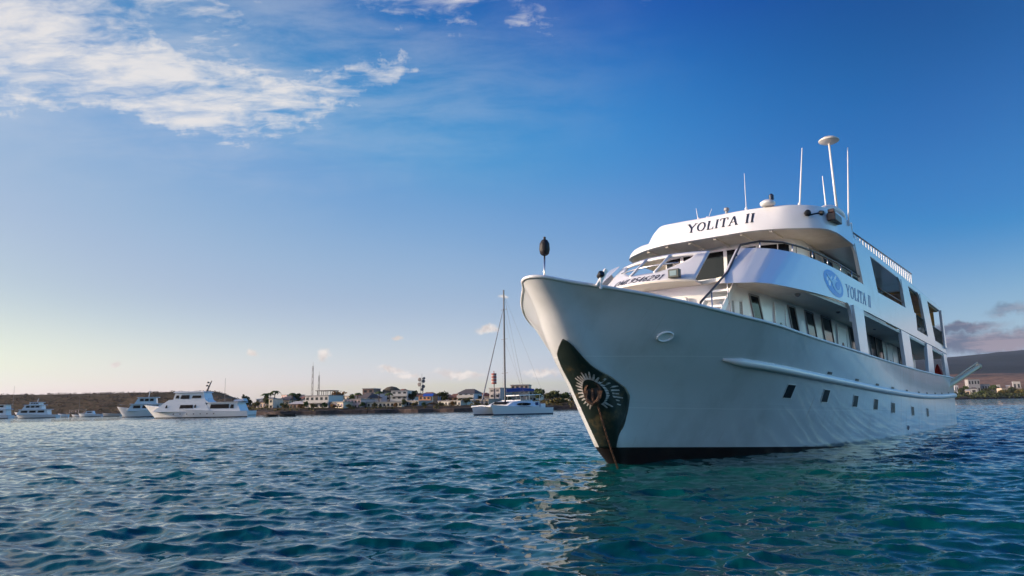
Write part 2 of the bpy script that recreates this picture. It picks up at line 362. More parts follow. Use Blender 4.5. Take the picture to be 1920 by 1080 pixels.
# ------------------------------------------------------------------ sea
def sea_tile(L, N, seed, th, lam_lo, lam_hi, spread):
    g = np.random.default_rng(seed)
    k1 = np.fft.fftfreq(N, d=L / N) * 2 * np.pi
    kx, ky = np.meshgrid(k1, k1, indexing='ij'); k = np.hypot(kx, ky); k[0, 0] = 1
    ct = (kx * math.sin(th) + ky * math.cos(th)) / k
    kp = 2 * np.pi / lam_hi
    P = np.exp(-1.1 * (kp / k) ** 2) / k ** 3.55 * (np.abs(ct) ** spread + .05)
    P *= np.exp(-(k * lam_lo / (2 * np.pi)) ** 2); P[0, 0] = 0
    H = np.sqrt(P) * (g.normal(size=(N, N)) + 1j * g.normal(size=(N, N)))
    return H, kx, ky, k
class Sea:
    def __init__(s, L, N, seed, th, lam_lo, lam_hi, slope, spread=2.5, chop=.8):
        s.L, s.N = L, N
        H, kx, ky, k = sea_tile(L, N, seed, th, lam_lo, lam_hi, spread)
        sl = np.sqrt((np.real(np.fft.ifft2(1j * kx * H)) ** 2 + np.real(np.fft.ifft2(1j * ky * H)) ** 2).mean())
        H *= slope / sl
        s.mips = []
        for cut in (0.0, .5, 1.2, 3.0, 7.0):
            Hc = H * np.exp(-(k * cut / (2 * np.pi)) ** 2 * 1.5)
            z = np.real(np.fft.ifft2(Hc)); ddx = chop * np.real(np.fft.ifft2(1j * kx / k * Hc)); ddy = chop * np.real(np.fft.ifft2(1j * ky / k * Hc))
            s.mips.append(np.stack([ddx, ddy, z], -1))
    def sample(s, X, Y, sp):
        u = (X / s.L) % 1 * s.N; v = (Y / s.L) % 1 * s.N
        i = np.floor(u).astype(int); j = np.floor(v).astype(int); a = (u - i)[:, None]; b = (v - j)[:, None]
        i %= s.N; j %= s.N; i1 = (i + 1) % s.N; j1 = (j + 1) % s.N
        lv = np.clip(np.interp(sp, [.0, .18, .5, 1.3, 3.2], [0, 1, 2, 3, 4]), 0, 4); l0 = np.minimum(np.floor(lv).astype(int), 3); t = (lv - l0)[:, None]
        out = np.zeros((len(X), 3))
        M = np.stack(s.mips, 0)
        def f(l): return (M[l, i, j] * (1 - a) * (1 - b) + M[l, i1, j] * a * (1 - b) + M[l, i, j1] * (1 - a) * b + M[l, i1, j1] * a * b)
        return f(l0) * (1 - t) + f(l0 + 1) * t

def build_sea():
    az1 = np.radians(np.linspace(-41, 41, 1150))
    side = np.radians(np.concatenate([np.linspace(41, 75, 110)[1:], np.linspace(75, 180, 40)[1:]]))
    A = np.concatenate([-side[::-1][1:], az1, side]); nA = len(A)
    r = [.4, .8, 1.3, 1.8, 2.3, 2.8, 3.2]
    while r[-1] < 4.5: r.append(r[-1] + .1)
    while r[-1] < 170: r.append(r[-1] * 1.0047)
    while r[-1] < 900: r.append(r[-1] * 1.02)
    while r[-1] < 6000: r.append(r[-1] * 1.2)
    r = np.array(r); nR = len(r)
    Rr, AA = np.meshgrid(r, A, indexing='ij')
    dr = np.gradient(r); da = np.gradient(A)
    sp = np.sqrt(np.maximum(dr[:, None], 1e-3) * np.maximum(Rr * da[None, :], 1e-3)).ravel()
    X = (Rr * np.sin(AA)).ravel(); Y = (Rr * np.cos(AA)).ravel()
    s1 = Sea(43.0, 640, 3, R(12), .13, 1.75, .27, 5.0, 1.0)
    s2 = Sea(19.7, 512, 5, R(-14), .08, .6, .10, 2.4, .7)
    c, s = math.cos(.61), math.sin(.61)
    d1 = s1.sample(X, Y, sp * .32)
    d2 = s2.sample(X * c + Y * s + 5, -X * s + Y * c, sp * .42)
    dd2 = np.stack([d2[:, 0] * c - d2[:, 1] * s, d2[:, 0] * s + d2[:, 1] * c, d2[:, 2]], -1)
    # gusts: patches of rougher and smoother water
    gust = .82 + .22 * np.sin(X / 9.1 + 1.3 + .8 * np.sin(Y / 15)) * np.sin(Y / 12.7 + .4) + .12 * np.sin(X / 4.1 - Y / 5.3)
    dd = d1 * (.9 + .1 * gust)[:, None] + dd2 * gust[:, None]
    # lee of the big hull: a little calmer under its port side
    fade = np.clip(1 - (Rr.ravel() - 300) / 2500, 0, 1)[:, None]
    P = np.stack([X, Y, np.zeros_like(X)], -1) + dd * fade
    idx = np.arange(nR * nA).reshape(nR, nA)
    q = np.stack([idx[:-1, :-1], idx[1:, :-1], idx[1:, 1:], idx[:-1, 1:]], -1).reshape(-1, 4)
    me = bpy.data.meshes.new('sea')
    me.vertices.add(len(P)); me.vertices.foreach_set('co', P.astype(np.float32).ravel())
    me.loops.add(q.size); me.loops.foreach_set('vertex_index', q[:, ::-1].astype(np.int32).ravel())
    me.polygons.add(len(q)); me.polygons.foreach_set('loop_start', np.arange(0, q.size, 4, dtype=np.int32))
    me.polygons.foreach_set('use_smooth', np.ones(len(q), bool))
    me.update(calc_edges=True)
    o = bpy.data.objects.new('sea', me); COL.objects.link(o); o['kind'] = 'structure'
    m = bpy.data.materials.new('sea_water'); m.use_nodes = True; n = NT(m.node_tree)
    b = next(x for x in n.n if x.type == 'BSDF_PRINCIPLED')
    g = n.new('ShaderNodeNewGeometry').outputs['Position']
    px, py, _ = n.xyz(g)
    tint = n.ramp(n.noise(n.comb(px, py, 0.0), .06, 3, .5), .35, .65)
    n.l.new(n.mix(tint, c4((.0006, .046, .050)), c4((.0006, .068, .058))), b.inputs['Base Color'])
    b.inputs['Roughness'].default_value = .02; b.inputs['IOR'].default_value = 1.45; b.inputs['Specular IOR Level'].default_value = .5
    v = n.comb(n.m('MULTIPLY', px, .55), py, 0.0)
    h = n.m('ADD', n.m('MULTIPLY', n.noise(v, 9.0, 2, .5, .3), .35), n.m('MULTIPLY', n.noise(v, 2.3, 3, .55, .3), 1.0))
    bp = n.new('ShaderNodeBump'); bp.inputs['Strength'].default_value = .14; bp.inputs['Distance'].default_value = .045
    n.l.new(h, bp.inputs['Height']); far = n.ramp(n.m('SQRT', n.m('ADD', n.m('MULTIPLY', px, px), n.m('MULTIPLY', py, py))), 12, 90)
    bp2 = n.new('ShaderNodeBump'); bp2.inputs['Strength'].default_value = 1.0; bp2.inputs['Distance'].default_value = 1.0
    n.l.new(n.m('MULTIPLY', n.m('MULTIPLY', n.noise(v, .9, 3, .55, .3), far), .16), bp2.inputs['Height']); n.l.new(bp.outputs[0], bp2.inputs['Normal'])
    n.l.new(bp2.outputs[0], b.inputs['Normal'])
    me.materials.append(m)
build_sea()

# ------------------------------------------------------------------ the big white motor yacht (ship frame: x aft, y port, z up, z = 0 at the bow waterline)
SHX, SHY, SANG, STRIM = 2.4455, 18.427, R(51.2), R(2.6)
hA = Vector((math.cos(SANG), math.sin(SANG), 0)); pO = Vector((math.sin(SANG), -math.cos(SANG), 0))
aX = hA * math.cos(STRIM) - Vector((0, 0, math.sin(STRIM))); aZ = aX.cross(-pO).normalized()
aZ = aZ if aZ.z > 0 else -aZ
SHIPM = Matrix(((aX.x, -pO.x, aZ.x, SHX), (aX.y, -pO.y, aZ.y, SHY), (aX.z, -pO.z, aZ.z, 0), (0, 0, 0, 1)))
ship = thing('motor_yacht', 'large white three deck motor yacht with dark bow plate, nearest in the foreground', 'yacht')
ship.matrix_world = SHIPM
def sw(x, y, z): return SHIPM @ Vector((x, -y, z))
def M(): return MB(flip=True)

def S(x): return 3.43 + .62 * (max(0, 6 - x) / 9.3) ** 1.8 + (.4 * ((x - 9) / 19) ** 2 if x > 9 else 0) + .12 * min(1, max(0, (1 - x) / 4.4))
def xs(z): return float(np.interp(z, [-.9, 0, .44, 1.1, 1.9, 2.5, 3.1, 3.5, 3.85, 4.05, 4.3], [.3, -.05, -.54, -.99, -1.56, -2.15, -2.6, -2.82, -3.1, -3.36, -3.5]))
DK = ([0, .06, .2, .46, .94, 1.44, 2.08, 2.8, 3.5, 4.02, 5.6, 8.9, 12.5, 18, 27, 33], [0, .08, .24, .52, 1.02, 1.52, 2.04, 2.47, 2.79, 3.0, 3.44, 3.66, 3.72, 3.74, 3.7, 3.6])
WL = ([0, 1, 2.75, 5.5, 9.2, 12.5, 16.4, 22, 29, 33], [0, .45, 1.02, 1.9, 2.72, 3.15, 3.5, 3.62, 3.55, 3.45])
def pch(x, T):
    """smooth monotone interpolation"""
    X, Yv = T
    if x <= X[0]: return Yv[0]
    if x >= X[-1]: return Yv[-1]
    i = max(j for j in range(len(X) - 1) if X[j] <= x)
    h = X[i + 1] - X[i]; t = (x - X[i]) / h
    def sl(j):
        if j == 0: return (Yv[1] - Yv[0]) / (X[1] - X[0])
        if j == len(X) - 1: return (Yv[-1] - Yv[-2]) / (X[-1] - X[-2])
        a = (Yv[j] - Yv[j - 1]) / (X[j] - X[j - 1]); b = (Yv[j + 1] - Yv[j]) / (X[j + 1] - X[j])
        return 2 * a * b / (a + b) if a * b > 0 else 0
    m0, m1 = sl(i) * h, sl(i + 1) * h
    return (2 * t ** 3 - 3 * t * t + 1) * Yv[i] + (t ** 3 - 2 * t * t + t) * m0 + (-2 * t ** 3 + 3 * t * t) * Yv[i + 1] + (t ** 3 - t * t) * m1
def hy(x, z):
    d = x - xs(z)
    if d <= 0: return 0.0
    f = min(max((z - .1) / (S(x) - .1), 0), 1) ** 1.25
    yd, yw = pch(d, DK), pch(d, WL); y = yw + (yd - yw) * f
    rr = float(np.interp(z, [0, .44, 1.2, 2, 3, 4.1], [.20, .36, .50, .56, .54, .45])); s = math.sqrt(2 * rr * d - d * d) if d < rr else rr     # soft rounded nose
    y = (y ** 4 + s ** 4) ** .25
    return y * (1 + .25 * z) if z < 0 else y
def hn(x, z, e=.05):
    """outward normal of the port side"""
    a = Vector((2 * e, hy(x + e, z) - hy(x - e, z), 0)); b = Vector((0, hy(x, z + e) - hy(x, z - e), 2 * e))
    n = b.cross(a).normalized(); return n if n.y > 0 else -n
LEN = 29.0
us = [0, .0004, .0012, .0026, .0045, .007, .010, .014, .019, .025, .032, .04, .05, .062, .076, .092, .11, .13, .152, .176, .2, .23, .26, .3, .34, .38, .43, .48, .54, .6, .66, .72, .78, .84, .9, .95, 1.0]
def hull_pt(u, lev):
    if lev[0] == 'z': z = lev[1]; x = xs(z) + (LEN - xs(z)) * u
    else:
        z = 2.0
        for _ in range(12):
            x = xs(z) + (LEN - xs(z)) * u; z = .44 + (S(x) - .44) * lev[1]
    return x, hy(x, z), z
levs = [('z', -.9), ('z', -.4), ('z', 0), ('z', .25), ('z', .44)] + [('v', i / 16) for i in range(1, 17)]
hb = M()
for sg in (1, -1):
    rows = []
    for lv in levs:
        rows.append([(x, sg * y, z) for x, y, z in (hull_pt(u, lv) for u in us)])
    n0 = len(hb.f); hb.grid(rows)
    nc = len(us) - 1
    for k in range(n0, len(hb.f)): hb.mi[k] = 1 if (k - n0) // nc < 4 else 0
# transom
tr = [hull_pt(1, lv) for lv in levs]
hb.grid([[(x, -y, z) for x, y, z in tr], [(x, y, z) for x, y, z in tr]])
hull = hb.build('hull', [HULL, BOOT], ship, smooth=True, recalc=False)
bmh = bmesh.new(); bmh.from_mesh(hull.data); bmesh.ops.remove_doubles(bmh, verts=bmh.verts, dist=.0008); bmesh.ops.recalc_face_normals(bmh, faces=bmh.faces)
bmh.to_mesh(hull.data); bmh.free(); hull.data.set_sharp_from_angle(angle=R(50))
# inside of the bulwark, deck
ub = [0.012, .02, .03, .045, .06, .08, .1, .13, .16, .2, .25, .3, .36, .44, .52, .6, .7, .8, .9, .995]
top = [hull_pt(u, ('v', 1)) for u in ub]
b = M()
b.grid([[(max(x, xs(z - .95) + .2), sg * max(hy(max(x, xs(z - .95) + .1), z - .95) - .1, .0), z - .95) for x, y, z in top] for sg in (-1, 1)])
b.build('main_deck', DECK, ship)
b = M()
for sg in (1, -1): b.grid([[(max(x + .05, xs(z - q) + .22), sg * max(hy(max(x, xs(z - q) + .12), z - q) - .1, .0), z - q) for x, y, z in top] for q in (.95, .6, .3, .04)])
b.build('bulwark_lining', WHITE, ship, smooth=True)
# gunwale cap
g = M(); rim = [hull_pt(u, ('v', 1)) for u in us[1:]]
pts = [(x, -y, z + .01) for x, y, z in rim[::-1]] + [(hull_pt(0, ('v', 1))[0] - .01, 0, hull_pt(0, ('v', 1))[2] + .01)] + [(x, y, z + .01) for x, y, z in rim]
g.tube(pts, .04, 8); g.build('gunwale_rail', WHITE, ship, smooth='all')
# rub rail
rz = ([1.45, 3.4, 7.3, 13, 18.3, 23, 28.9], [2.62, 2.54, 2.44, 2.39, 2.45, 2.62, 2.95])
for sg in (1, -1):
    g = M(); xx = np.linspace(1.45, 28.9, 46)
    g.tube([(x, sg * (hy(x, pch(x, rz)) + .015), pch(x, rz)) for x in xx], [.03 if i == 0 else .115 for i in range(46)], 10)
    g.build('rub_rail', WHITE, ship, smooth='all')
# fittings laid on the shell
def on_hull(x, z, off, sg=1):
    n = hn(x, z); y = hy(x, z); return Vector((x + n.x * off, sg * (y + n.y * off), z + n.z * off))
def hull_quad(bm_, x, z, wx_, hz, off, thick, slant=0.0, mi=0):
    c = [(x - wx_, z - hz), (x + wx_, z - hz), (x + wx_ - slant, z + hz), (x - wx_ - slant, z + hz)]
    bm_.hexa([on_hull(a, q, off) for a, q in c], [on_hull(a, q, off + thick) for a, q in c], mi)
def pane_frame(bm_, x, z, wx_, hz, fw, off, thick, sl=.06):
    for (a, q, ww, hh) in ((x, z + hz + fw / 2, wx_ + fw, fw / 2), (x, z - hz - fw / 2, wx_ + fw, fw / 2), (x - wx_ - fw / 2, z, fw / 2, hz), (x + wx_ + fw / 2, z, fw / 2, hz)):
        hull_quad(bm_, a - (sl * (q - z) / hz if abs(q - z) > .01 else 0), q, ww, hh, off, thick, sl * hh / hz)
for x, z in ((4.9, 1.99), (7.24, 1.96), (9.82, 1.90), (11.98, 1.87), (14.14, 1.82), (17.32, 1.79), (20.38, 1.82)):
    p = M(); hull_quad(p, x, z, .21, .175, .003, .010, .06); po = p.build('porthole', PORTG, ship)
    f = M(); pane_frame(f, x, z, .21, .175, .022, .002, .008); f.build('frame', WHITE, po)
for x, z in ((6.94, 2.62), (9.52, 2.57), (11.86, 2.55), (13.96, 2.54), (16.3, 2.56), (18.64, 2.60), (20.5, 2.66), (22.6, 2.75), (24.52, 2.84), (26.74, 2.97)):
    p = M(); hull_quad(p, x, z, .17, .035, .002, .008); p.build('scupper', BLACK, ship)
# oval mooring pipe with bright rim
def oval(bm_, x, z, a, bb, off0, off1, k0=0.0, seg=22):
    ring = lambda s_, off: [on_hull(x + a * s_ * math.cos(t), z + bb * s_ * math.sin(t), off) for t in np.linspace(0, 2 * math.pi, seg, endpoint=False)]
    if k0: bm_.grid([ring(k0, off0), ring(k0, off1), ring((1 + k0) / 2, off1 + .03), ring(1, off1), ring(1, off0)], close=True)
    else:
        bm_.grid([ring(1, off0), ring(1, off1)], close=True); o = len(bm_.v); bm_.v.extend([tuple(q) for q in ring(1, off1)]); bm_.f.append(list(range(o, o + seg))); bm_.mi.append(0)
o_ = M(); oval(o_, -.46, 3.05, .15, .088, .002, .012); mh = o_.build('mooring_pipe', mat('pipe_inside', (.88, .88, .87), .2, coat=.5), ship)
o_ = M(); oval(o_, -.46, 3.05, .185, .115, 0, .03, .75); o_.build('rim', mat('polished_rim', (.85, .85, .84), .2, coat=.5), mh, smooth='all')
# hull seam pipes / draught ring
o_ = M(); oval(o_, 16.4, 1.12, .10, .09, 0, .01, .72); o_.build('load_mark', mat('mark_paint', (.30, .32, .34), .5), ship)
# dark chafe plate wrapped round the stem
def plate_port(z): return float(np.interp(z, [.40, .49, 1.27, 1.69, 1.87, 2.11, 2.32, 2.71, 2.83, 2.90], [.29, .32, .59, .73, .73, .63, .49, .35, .28, .19]))
def plate_stbd(z): return float(np.interp(z, [.44, 1.06, 1.7, 2.3, 2.6, 2.75, 2.90], [-.04, -.12, -.18, -.19, -.12, .02, .17]))
def x_at_y(y, z):
    lo, hi = xs(z), xs(z) + 4
    for _ in range(40):
        mid = (lo + hi) / 2
        if hy(mid, z) < y: lo = mid
        else: hi = mid
    return lo
pl = M(); rows0 = []; zs_ = np.linspace(.445, 2.90, 44)
def skin(y, z, off):
    ya = max(abs(y), .002); x = x_at_y(ya, z); n = hn(x + .004, z, .004) if ya > .01 else Vector((-1, 0, -.3)).normalized()
    return Vector((x + n.x * off, y + n.y * off * (1 if y >= 0 else -1), z + n.z * off))
for z in zs_:
    yl, yr = plate_stbd(z), plate_port(z)
    rows0.append([tuple(skin(yl + (yr - yl) * t, z, .016)) for t in np.linspace(0, 1, 25)])
pl.grid(rows0)
bow_plate = pl.build('bow_plate', PLATE, ship, smooth='all')
sol = bow_plate.modifiers.new('thickness', 'SOLIDIFY'); sol.thickness = .02; sol.offset = 1
# hawse recess: dark mouth, rusty collar and a ring of white painted rays
HZ = 1.74
hx0 = x_at_y(.29, HZ)
hc = Vector((hx0, .29, HZ)); hnrm = Vector((-.84, .52, .0)).normalized(); hnrm = (hnrm + Vector((0, 0, -.12))).normalized()
ha = Vector((0, 0, 1)); ha = (ha - hnrm * ha.dot(hnrm)).normalized(); hbv = hnrm.cross(ha)
hbv = hbv if hbv.y > 0 else -hbv
def hp(u, v, off): return hc + hbv * u + ha * v + hnrm * off
mo = M(); ringo = [hp(.20 * math.cos(t), .25 * math.sin(t), .10) for t in np.linspace(0, 2 * math.pi, 20, endpoint=False)]
ringi = [hp(.16 * math.cos(t), .21 * math.sin(t), .115) for t in np.linspace(0, 2 * math.pi, 20, endpoint=False)]
mo.grid([[hp(.23 * math.cos(t), .29 * math.sin(t), -.2) for t in np.linspace(0, 2 * math.pi, 20, endpoint=False)], ringo, ringi, [hp(.15 * math.cos(t), .20 * math.sin(t), -.25) for t in np.linspace(0, 2 * math.pi, 20, endpoint=False)]], close=True)
hawse = mo.build('hawse_pipe', RUST, ship, smooth=True)
mo = M(); rr_ = [hp(.155 * math.cos(t), .205 * math.sin(t), .07) for t in np.linspace(0, 2 * math.pi, 20, endpoint=False)]; mo.prism(rr_, hnrm * -.05); mo.build('throat', BLACK, hawse)
rays = M()
for i, t in enumerate(np.radians(np.arange(-60, 245, 11.5))):
    L_ = .13 + .07 * ((i * 7) % 5) / 5; w0, w1 = .026, .012
    c0, s0 = math.cos(t), math.sin(t)
    def surf(u, v):
        p = hp(u, v, 0); return skin(p.y, p.z, .042)
    r0_, r1_ = (.245, .245 + L_)
    A_ = [(r0_ * 0.95 * c0 - w0 * s0, r0_ * 1.2 * s0 + w0 * c0), (r0_ * .95 * c0 + w0 * s0, r0_ * 1.2 * s0 - w0 * c0), (r1_ * c0 + w1 * s0, r1_ * 1.1 * s0 - w1 * c0), (r1_ * c0 - w1 * s0, r1_ * 1.1 * s0 + w1 * c0)]
    q = [surf(u, v) for u, v in A_]
    rays.hexa(q, [p + Vector((-.004, .004, 0)) for p in q])
rays.build('painted_rays', mat('ray_paint', (.55, .53, .50), .6, (.30, .26, .22), 8), hawse)

# ---- superstructure
LW = [(2.6, 0), (2.62, .8), (2.66, 1.25), (2.78, 1.6), (3.0, 1.86), (3.4, 2.04), (5, 2.25), (8, 2.45), (12, 2.5), (25.4, 2.5)]
def walls(poly, z0, z1, name, m, t=.06):
    full = [(x, -y) for x, y in poly[:0:-1]] + poly
    b_ = M(); b_.loft([(x, y, z0) for x, y in full], [(x, y, z1) for x, y in full], lambda i: (t if full[i][0] < 3.2 and abs(full[i][1]) < 2.3 else 0, -t * (1 if full[i][1] > 0 else -1), 0))
    xa, ya = poly[-1]; b_.box(xa, xa + t, -ya, ya, z0, z1)
    return b_.build(name, m, ship, smooth=True)
lower = walls(LW, 2.35, 4.98, 'lower_cabin', WHITE)
seg_ = np.r_[0, np.cumsum([math.hypot(LW[i + 1][0] - LW[i][0], LW[i + 1][1] - LW[i][1]) for i in range(len(LW) - 1)])]
def lwy(x): return float(np.interp(x, [p[0] for p in LW], [p[1] for p in LW]))
def on_wall(x, z, off):
    y = lwy(x); dy = (lwy(x + .1) - lwy(x - .1)) / .2; n = Vector((-dy, 1, 0)).normalized()
    return Vector((x, y, z)) + n * off
def wall_panel(b_, q, off, th, mi=0): b_.hexa([on_wall(x, z, off) for x, z in q], [on_wall(x, z, off + th) for x, z in q], mi)
def wall_frame(b_, q, fw, off, th):
    c = (sum(p[0] for p in q) / 4, sum(p[1] for p in q) / 4)
    o2 = [(p[0] + math.copysign(fw, p[0] - c[0]), p[1] + math.copysign(fw, p[1] - c[1])) for p in q]
    for i in range(4):
        j = (i + 1) % 4; wall_panel(b_, [q[i], q[j], o2[j], o2[i]], off, th)
def raked(x0, x1, zt, zb, rake): return [(x0 + rake, zb), (x1 + rake, zb), (x1, zt), (x0, zt)]
for kind, x0, x1, zt, zb, rake in (('v', 3.18, 3.62, 4.44, 3.2, .05), ('w', 4.08, 4.55, 4.70, 3.5, .42), ('d', 5.62, 6.35, 4.66, 2.6, .0), ('w', 6.66, 7.15, 4.72, 3.5, .42),
                                  ('w', 8.0, 8.78, 4.74, 3.6, .42), ('w', 9.72, 10.7, 4.78, 3.6, .42), ('d', 11.46, 12.6, 4.68, 2.6, .0), ('w', 13.0, 13.75, 4.82, 3.6, .4),
                                  ('w', 16.1, 17.05, 4.86, 3.55, .4), ('w', 17.35, 18.2, 4.88, 3.55, .4), ('d', 19.15, 20.2, 4.86, 2.7, 0), ('w', 21.4, 22.3, 4.9, 3.6, .4)):
    q = raked(x0, x1, zt, zb, rake); b_ = M()
    if kind == 'd':
        wall_panel(b_, q, .004, .03); dd_ = b_.build('door', mat('door_paint', (.66, .68, .68), .35), ship)
        f = M(); wall_frame(f, q, .05, .004, .05); f.build('frame', WHITE, dd_)
        f = M(); xm = (x0 + x1) / 2; rr_ = .11; f.prism([on_wall(xm + rr_ * math.cos(t), 3.95 + 1.6 * rr_ * math.sin(t), .036) for t in np.linspace(0, 2 * math.pi, 14, endpoint=False)], (0, .012, 0)); f.build('pane', GLASS, dd_)
        f = M(); f.box(x1 - .16, x1 - .05, lwy(x1) + .04, lwy(x1) + .08, 3.6, 3.64); f.build('handle', STEEL, dd_)
    else:
        wall_panel(b_, q, .004, .012); wn = b_.build('cabin_window', GLASS if kind == 'w' else mat('louvre', (.34, .33, .31), .5, (.22, .21, .2), 9, vstretch=(.2, .2, 9)), ship)
        f = M(); wall_frame(f, q, .045, .004, .035); f.build('frame', WHITE if kind == 'v' else mat('grey_frame', (.18, .18, .19), .4), wn)
# small round deck lamps under the overhang
for x, y, z in ((5.5, 3.05, 4.86), (9.5, 3.1, 4.9), (14.5, 3.1, 4.92), (19.0, 3.1, 4.92)):
    d_ = M(); d_.lathe((x, y, z), (0, 0, -1), [(.07, -.06), (.09, 0), (.08, .05), (.03, .09)], 10); d_.build('deck_lamp', mat('lamp_body', (.2, .2, .2), .4), ship, smooth=True)
# upper deck slab
wb = [(2.0, 2.2, 4.70), (2.2, 2.55, 4.70), (2.5, 2.9, 4.72), (3.0, 3.15, 4.74), (3.8, 3.28, 4.78), (4.8, 3.37, 4.84), (6.0, 3.45, 4.91), (7.4, 3.53, 4.97), (9.5, 3.63, 5.0), (11, 3.69, 5.0)]
wt = [(3.8, 2.0, 6.05), (4.05, 2.4, 6.06), (4.5, 2.78, 6.06), (5.2, 3.08, 6.06), (5.8, 3.23, 6.06), (6.5, 3.34, 6.05), (7.2, 3.43, 6.04), (8.2, 3.53, 6.01), (9.5, 3.63, 5.96), (11, 3.69, 5.94)]
def wingy(x, z):
    """y of the side panel at x, z by search between bottom and top curves"""
    t = min(max((z - 4.95) / 1.05, 0), 1)
    c = [(a[0] * (1 - t) + b_[0] * t, a[1] * (1 - t) + b_[1] * t) for a, b_ in zip(wb, wt)]
    return float(np.interp(x, [p[0] for p in c], [p[1] for p in c]))
slab = M()
out = [(2.75, 1.0)] + [(p[0] + .35, p[1] - .06) for p in wb] + [(20, 3.64), (28.2, 3.55)]
poly = [(x, -y, 4.86) for x, y in out[::-1]] + [(x, y, 4.86) for x, y in out]
slab.prism(poly, (0, 0, .10)); slab.build('upper_deck', CREAM, ship)
for sg in (1, -1):
    p = M(); fb = [(x, sg * y, z) for x, y, z in wb] + [(15, sg * 3.70, 5.0), (19.7, sg * 3.70, 5.02)]
    ft = [(x, sg * y, z) for x, y, z in wt] + [(15, sg * 3.70, 6.02), (19.7, sg * 3.70, 6.12)]
    # dense rows so that the flare is smooth
    def dense(L):
        o2 = []
        for a, c in zip(L[:-1], L[1:]):
            for t in (0, .25, .5, .75): o2.append(tuple(a[i] * (1 - t) + c[i] * t for i in range(3)))
        return o2 + [L[-1]]
    p.loft(dense(fb), dense(ft), (0, -sg * .07, 0)); p.build('side_panel', WHITE2, ship, smooth=True)
    p = M(); p.loft([(19.7, sg * 3.70, 5.02), (24, sg * 3.69, 5.03), (28.0, sg * 3.6, 5.05)], [(19.7, sg * 3.70, 5.36), (24, sg * 3.69, 5.36), (27.3, sg * 3.6, 5.38)], (0, -sg * .07, 0)); p.build('deck_fascia', WHITE2, ship)
    # main-deck pillars
    for (xb0, xb1, xt0, xt1) in ((9.45, 10.55, 9.15, 10.42), (16.4, 17.9, 16.3, 17.84), (21.4, 22.85, 21.7, 23.0), (26.8, 28.0, 26.75, 27.6)):
        p = M(); zb0 = S((xb0 + xb1) / 2) - .03
        yb, yt = hy(xb0, zb0) , 3.69
        if xb0 > 26: yb, yt = 3.62, 3.60
        p.hexa([(xb0, sg * yb, zb0), (xb1, sg * yb, zb0), (xt1, sg * yt, 5.0), (xt0, sg * yt, 5.0)], [(xb0, sg * (yb - .14), zb0), (xb1, sg * (yb - .14), zb0), (xt1, sg * (yt - .14), 5.0), (xt0, sg * (yt - .14), 5.0)])
        p.build('deck_pillar', WHITE2, ship, bevel=.015)
    # rounded knee in the forward opening
    p = M(); arc = [(9.16 - .55 + .55 * math.sin(t), 5.0 - .55 + .55 * math.cos(t)) for t in np.linspace(0, math.pi / 2, 8)]
    pl_ = [(x, sg * 3.62, z) for x, z in arc] + [(9.2, sg * 3.62, 5.0)]
    p.prism(pl_, (0, -sg * .10, 0)); p.build('corner_knee', WHITE2, ship)
    # upper-deck pillars
    for (xb0, xb1, xt0, xt1) in ((10.75, 12.9, 10.0, 12.05), (17.75, 19.65, 17.3, 18.6), (22.3, 24.2, 21.3, 22.95), (27.0, 27.5, 26.9, 27.15)):
        p = M(); zb0 = 5.9 if xb0 < 19 else 5.3
        p.hexa([(xb0, sg * 3.685, zb0), (xb1, sg * 3.685, zb0), (xt1, sg * 3.685, 7.26), (xt0, sg * 3.685, 7.26)], [(xb0, sg * 3.56, zb0), (xb1, sg * 3.56, zb0), (xt1, sg * 3.56, 7.26), (xt0, sg * 3.56, 7.26)])
        p.build('upper_pillar', WHITE2, ship, bevel=.012)
    for xk, zk in ((10.05, 7.26), (17.32, 7.26), (21.35, 7.26)):
        p = M(); rk = .6; arc = [(xk - rk + rk * math.sin(t), zk - rk + rk * math.cos(t)) for t in np.linspace(0, math.pi / 2, 8)]
        pl_ = [(x + (zk - z) * .35, sg * 3.66, z) for x, z in arc] + [(xk, sg * 3.66, zk)]
        p.prism(pl_, (0, -sg * .08, 0)); p.build('corner_knee', WHITE2, ship)
# front fairing with cut-out (between the two stair gaps)
def fair(y, z, off=0.0):
    x = 1.72 + .20 * y * y + 1.42 * (z - 4.95)
    n = Vector((-1, .40 * y, 1.42)).normalized(); n = Vector((n.x, n.y, n.z))
    return Vector((x, y, z)) + Vector((-.82, .2 * y, .55)).normalized() * off
ZT, ZB = 6.06, 4.93
def fy0(z): return -1.62 - .38 * (z - ZB)        # starboard edge
def fy1(z): return 1.40 - .16 * (z - ZB)         # port edge
def cut_lo(y): return 5.30 + .62 * max(0, (abs(y + .25) - .35) / .95) ** 1.7
fr = M(); ys_ = np.linspace(0, 1, 41)
def fgrid(zlo, zhi, nz):
    rows = []
    for k in range(nz + 1):
        row = []
        for t in ys_:
            zl = zlo(t); zh = zhi(t); z = zl + (zh - zl) * k / nz
            y = fy0(z) + (fy1(z) - fy0(z)) * t; row.append(fair(y, z))
        rows.append(row)
    return rows
def yt(t): return fy0(5.5) + (fy1(5.5) - fy0(5.5)) * t
def lowtop(t):
    y = yt(t)
    if -1.42 <= y <= .95: return min(ZT - .10, cut_lo(y))
    return ZT - .10
fr.grid(fgrid(lambda t: ZB, lowtop, 6))
fr.grid(fgrid(lambda t: ZT - .10, lambda t: ZT, 2))
fo = fr.build('front_fairing', WHITE, ship, smooth='all')
sol = fo.modifiers.new('thickness', 'SOLIDIFY'); sol.thickness = .07; sol.offset = -1
# lip under the fairing, back to the cabin front
b_ = M(); lo_ = [fair(fy0(ZB) + (fy1(ZB) - fy0(ZB)) * t, ZB) for t in ys_]
b_.loft(lo_, [(2.9, p.y * .95, ZB - .03) for p in lo_], (0, 0, -.05)); b_.build('fairing_soffit', CREAM, ship)
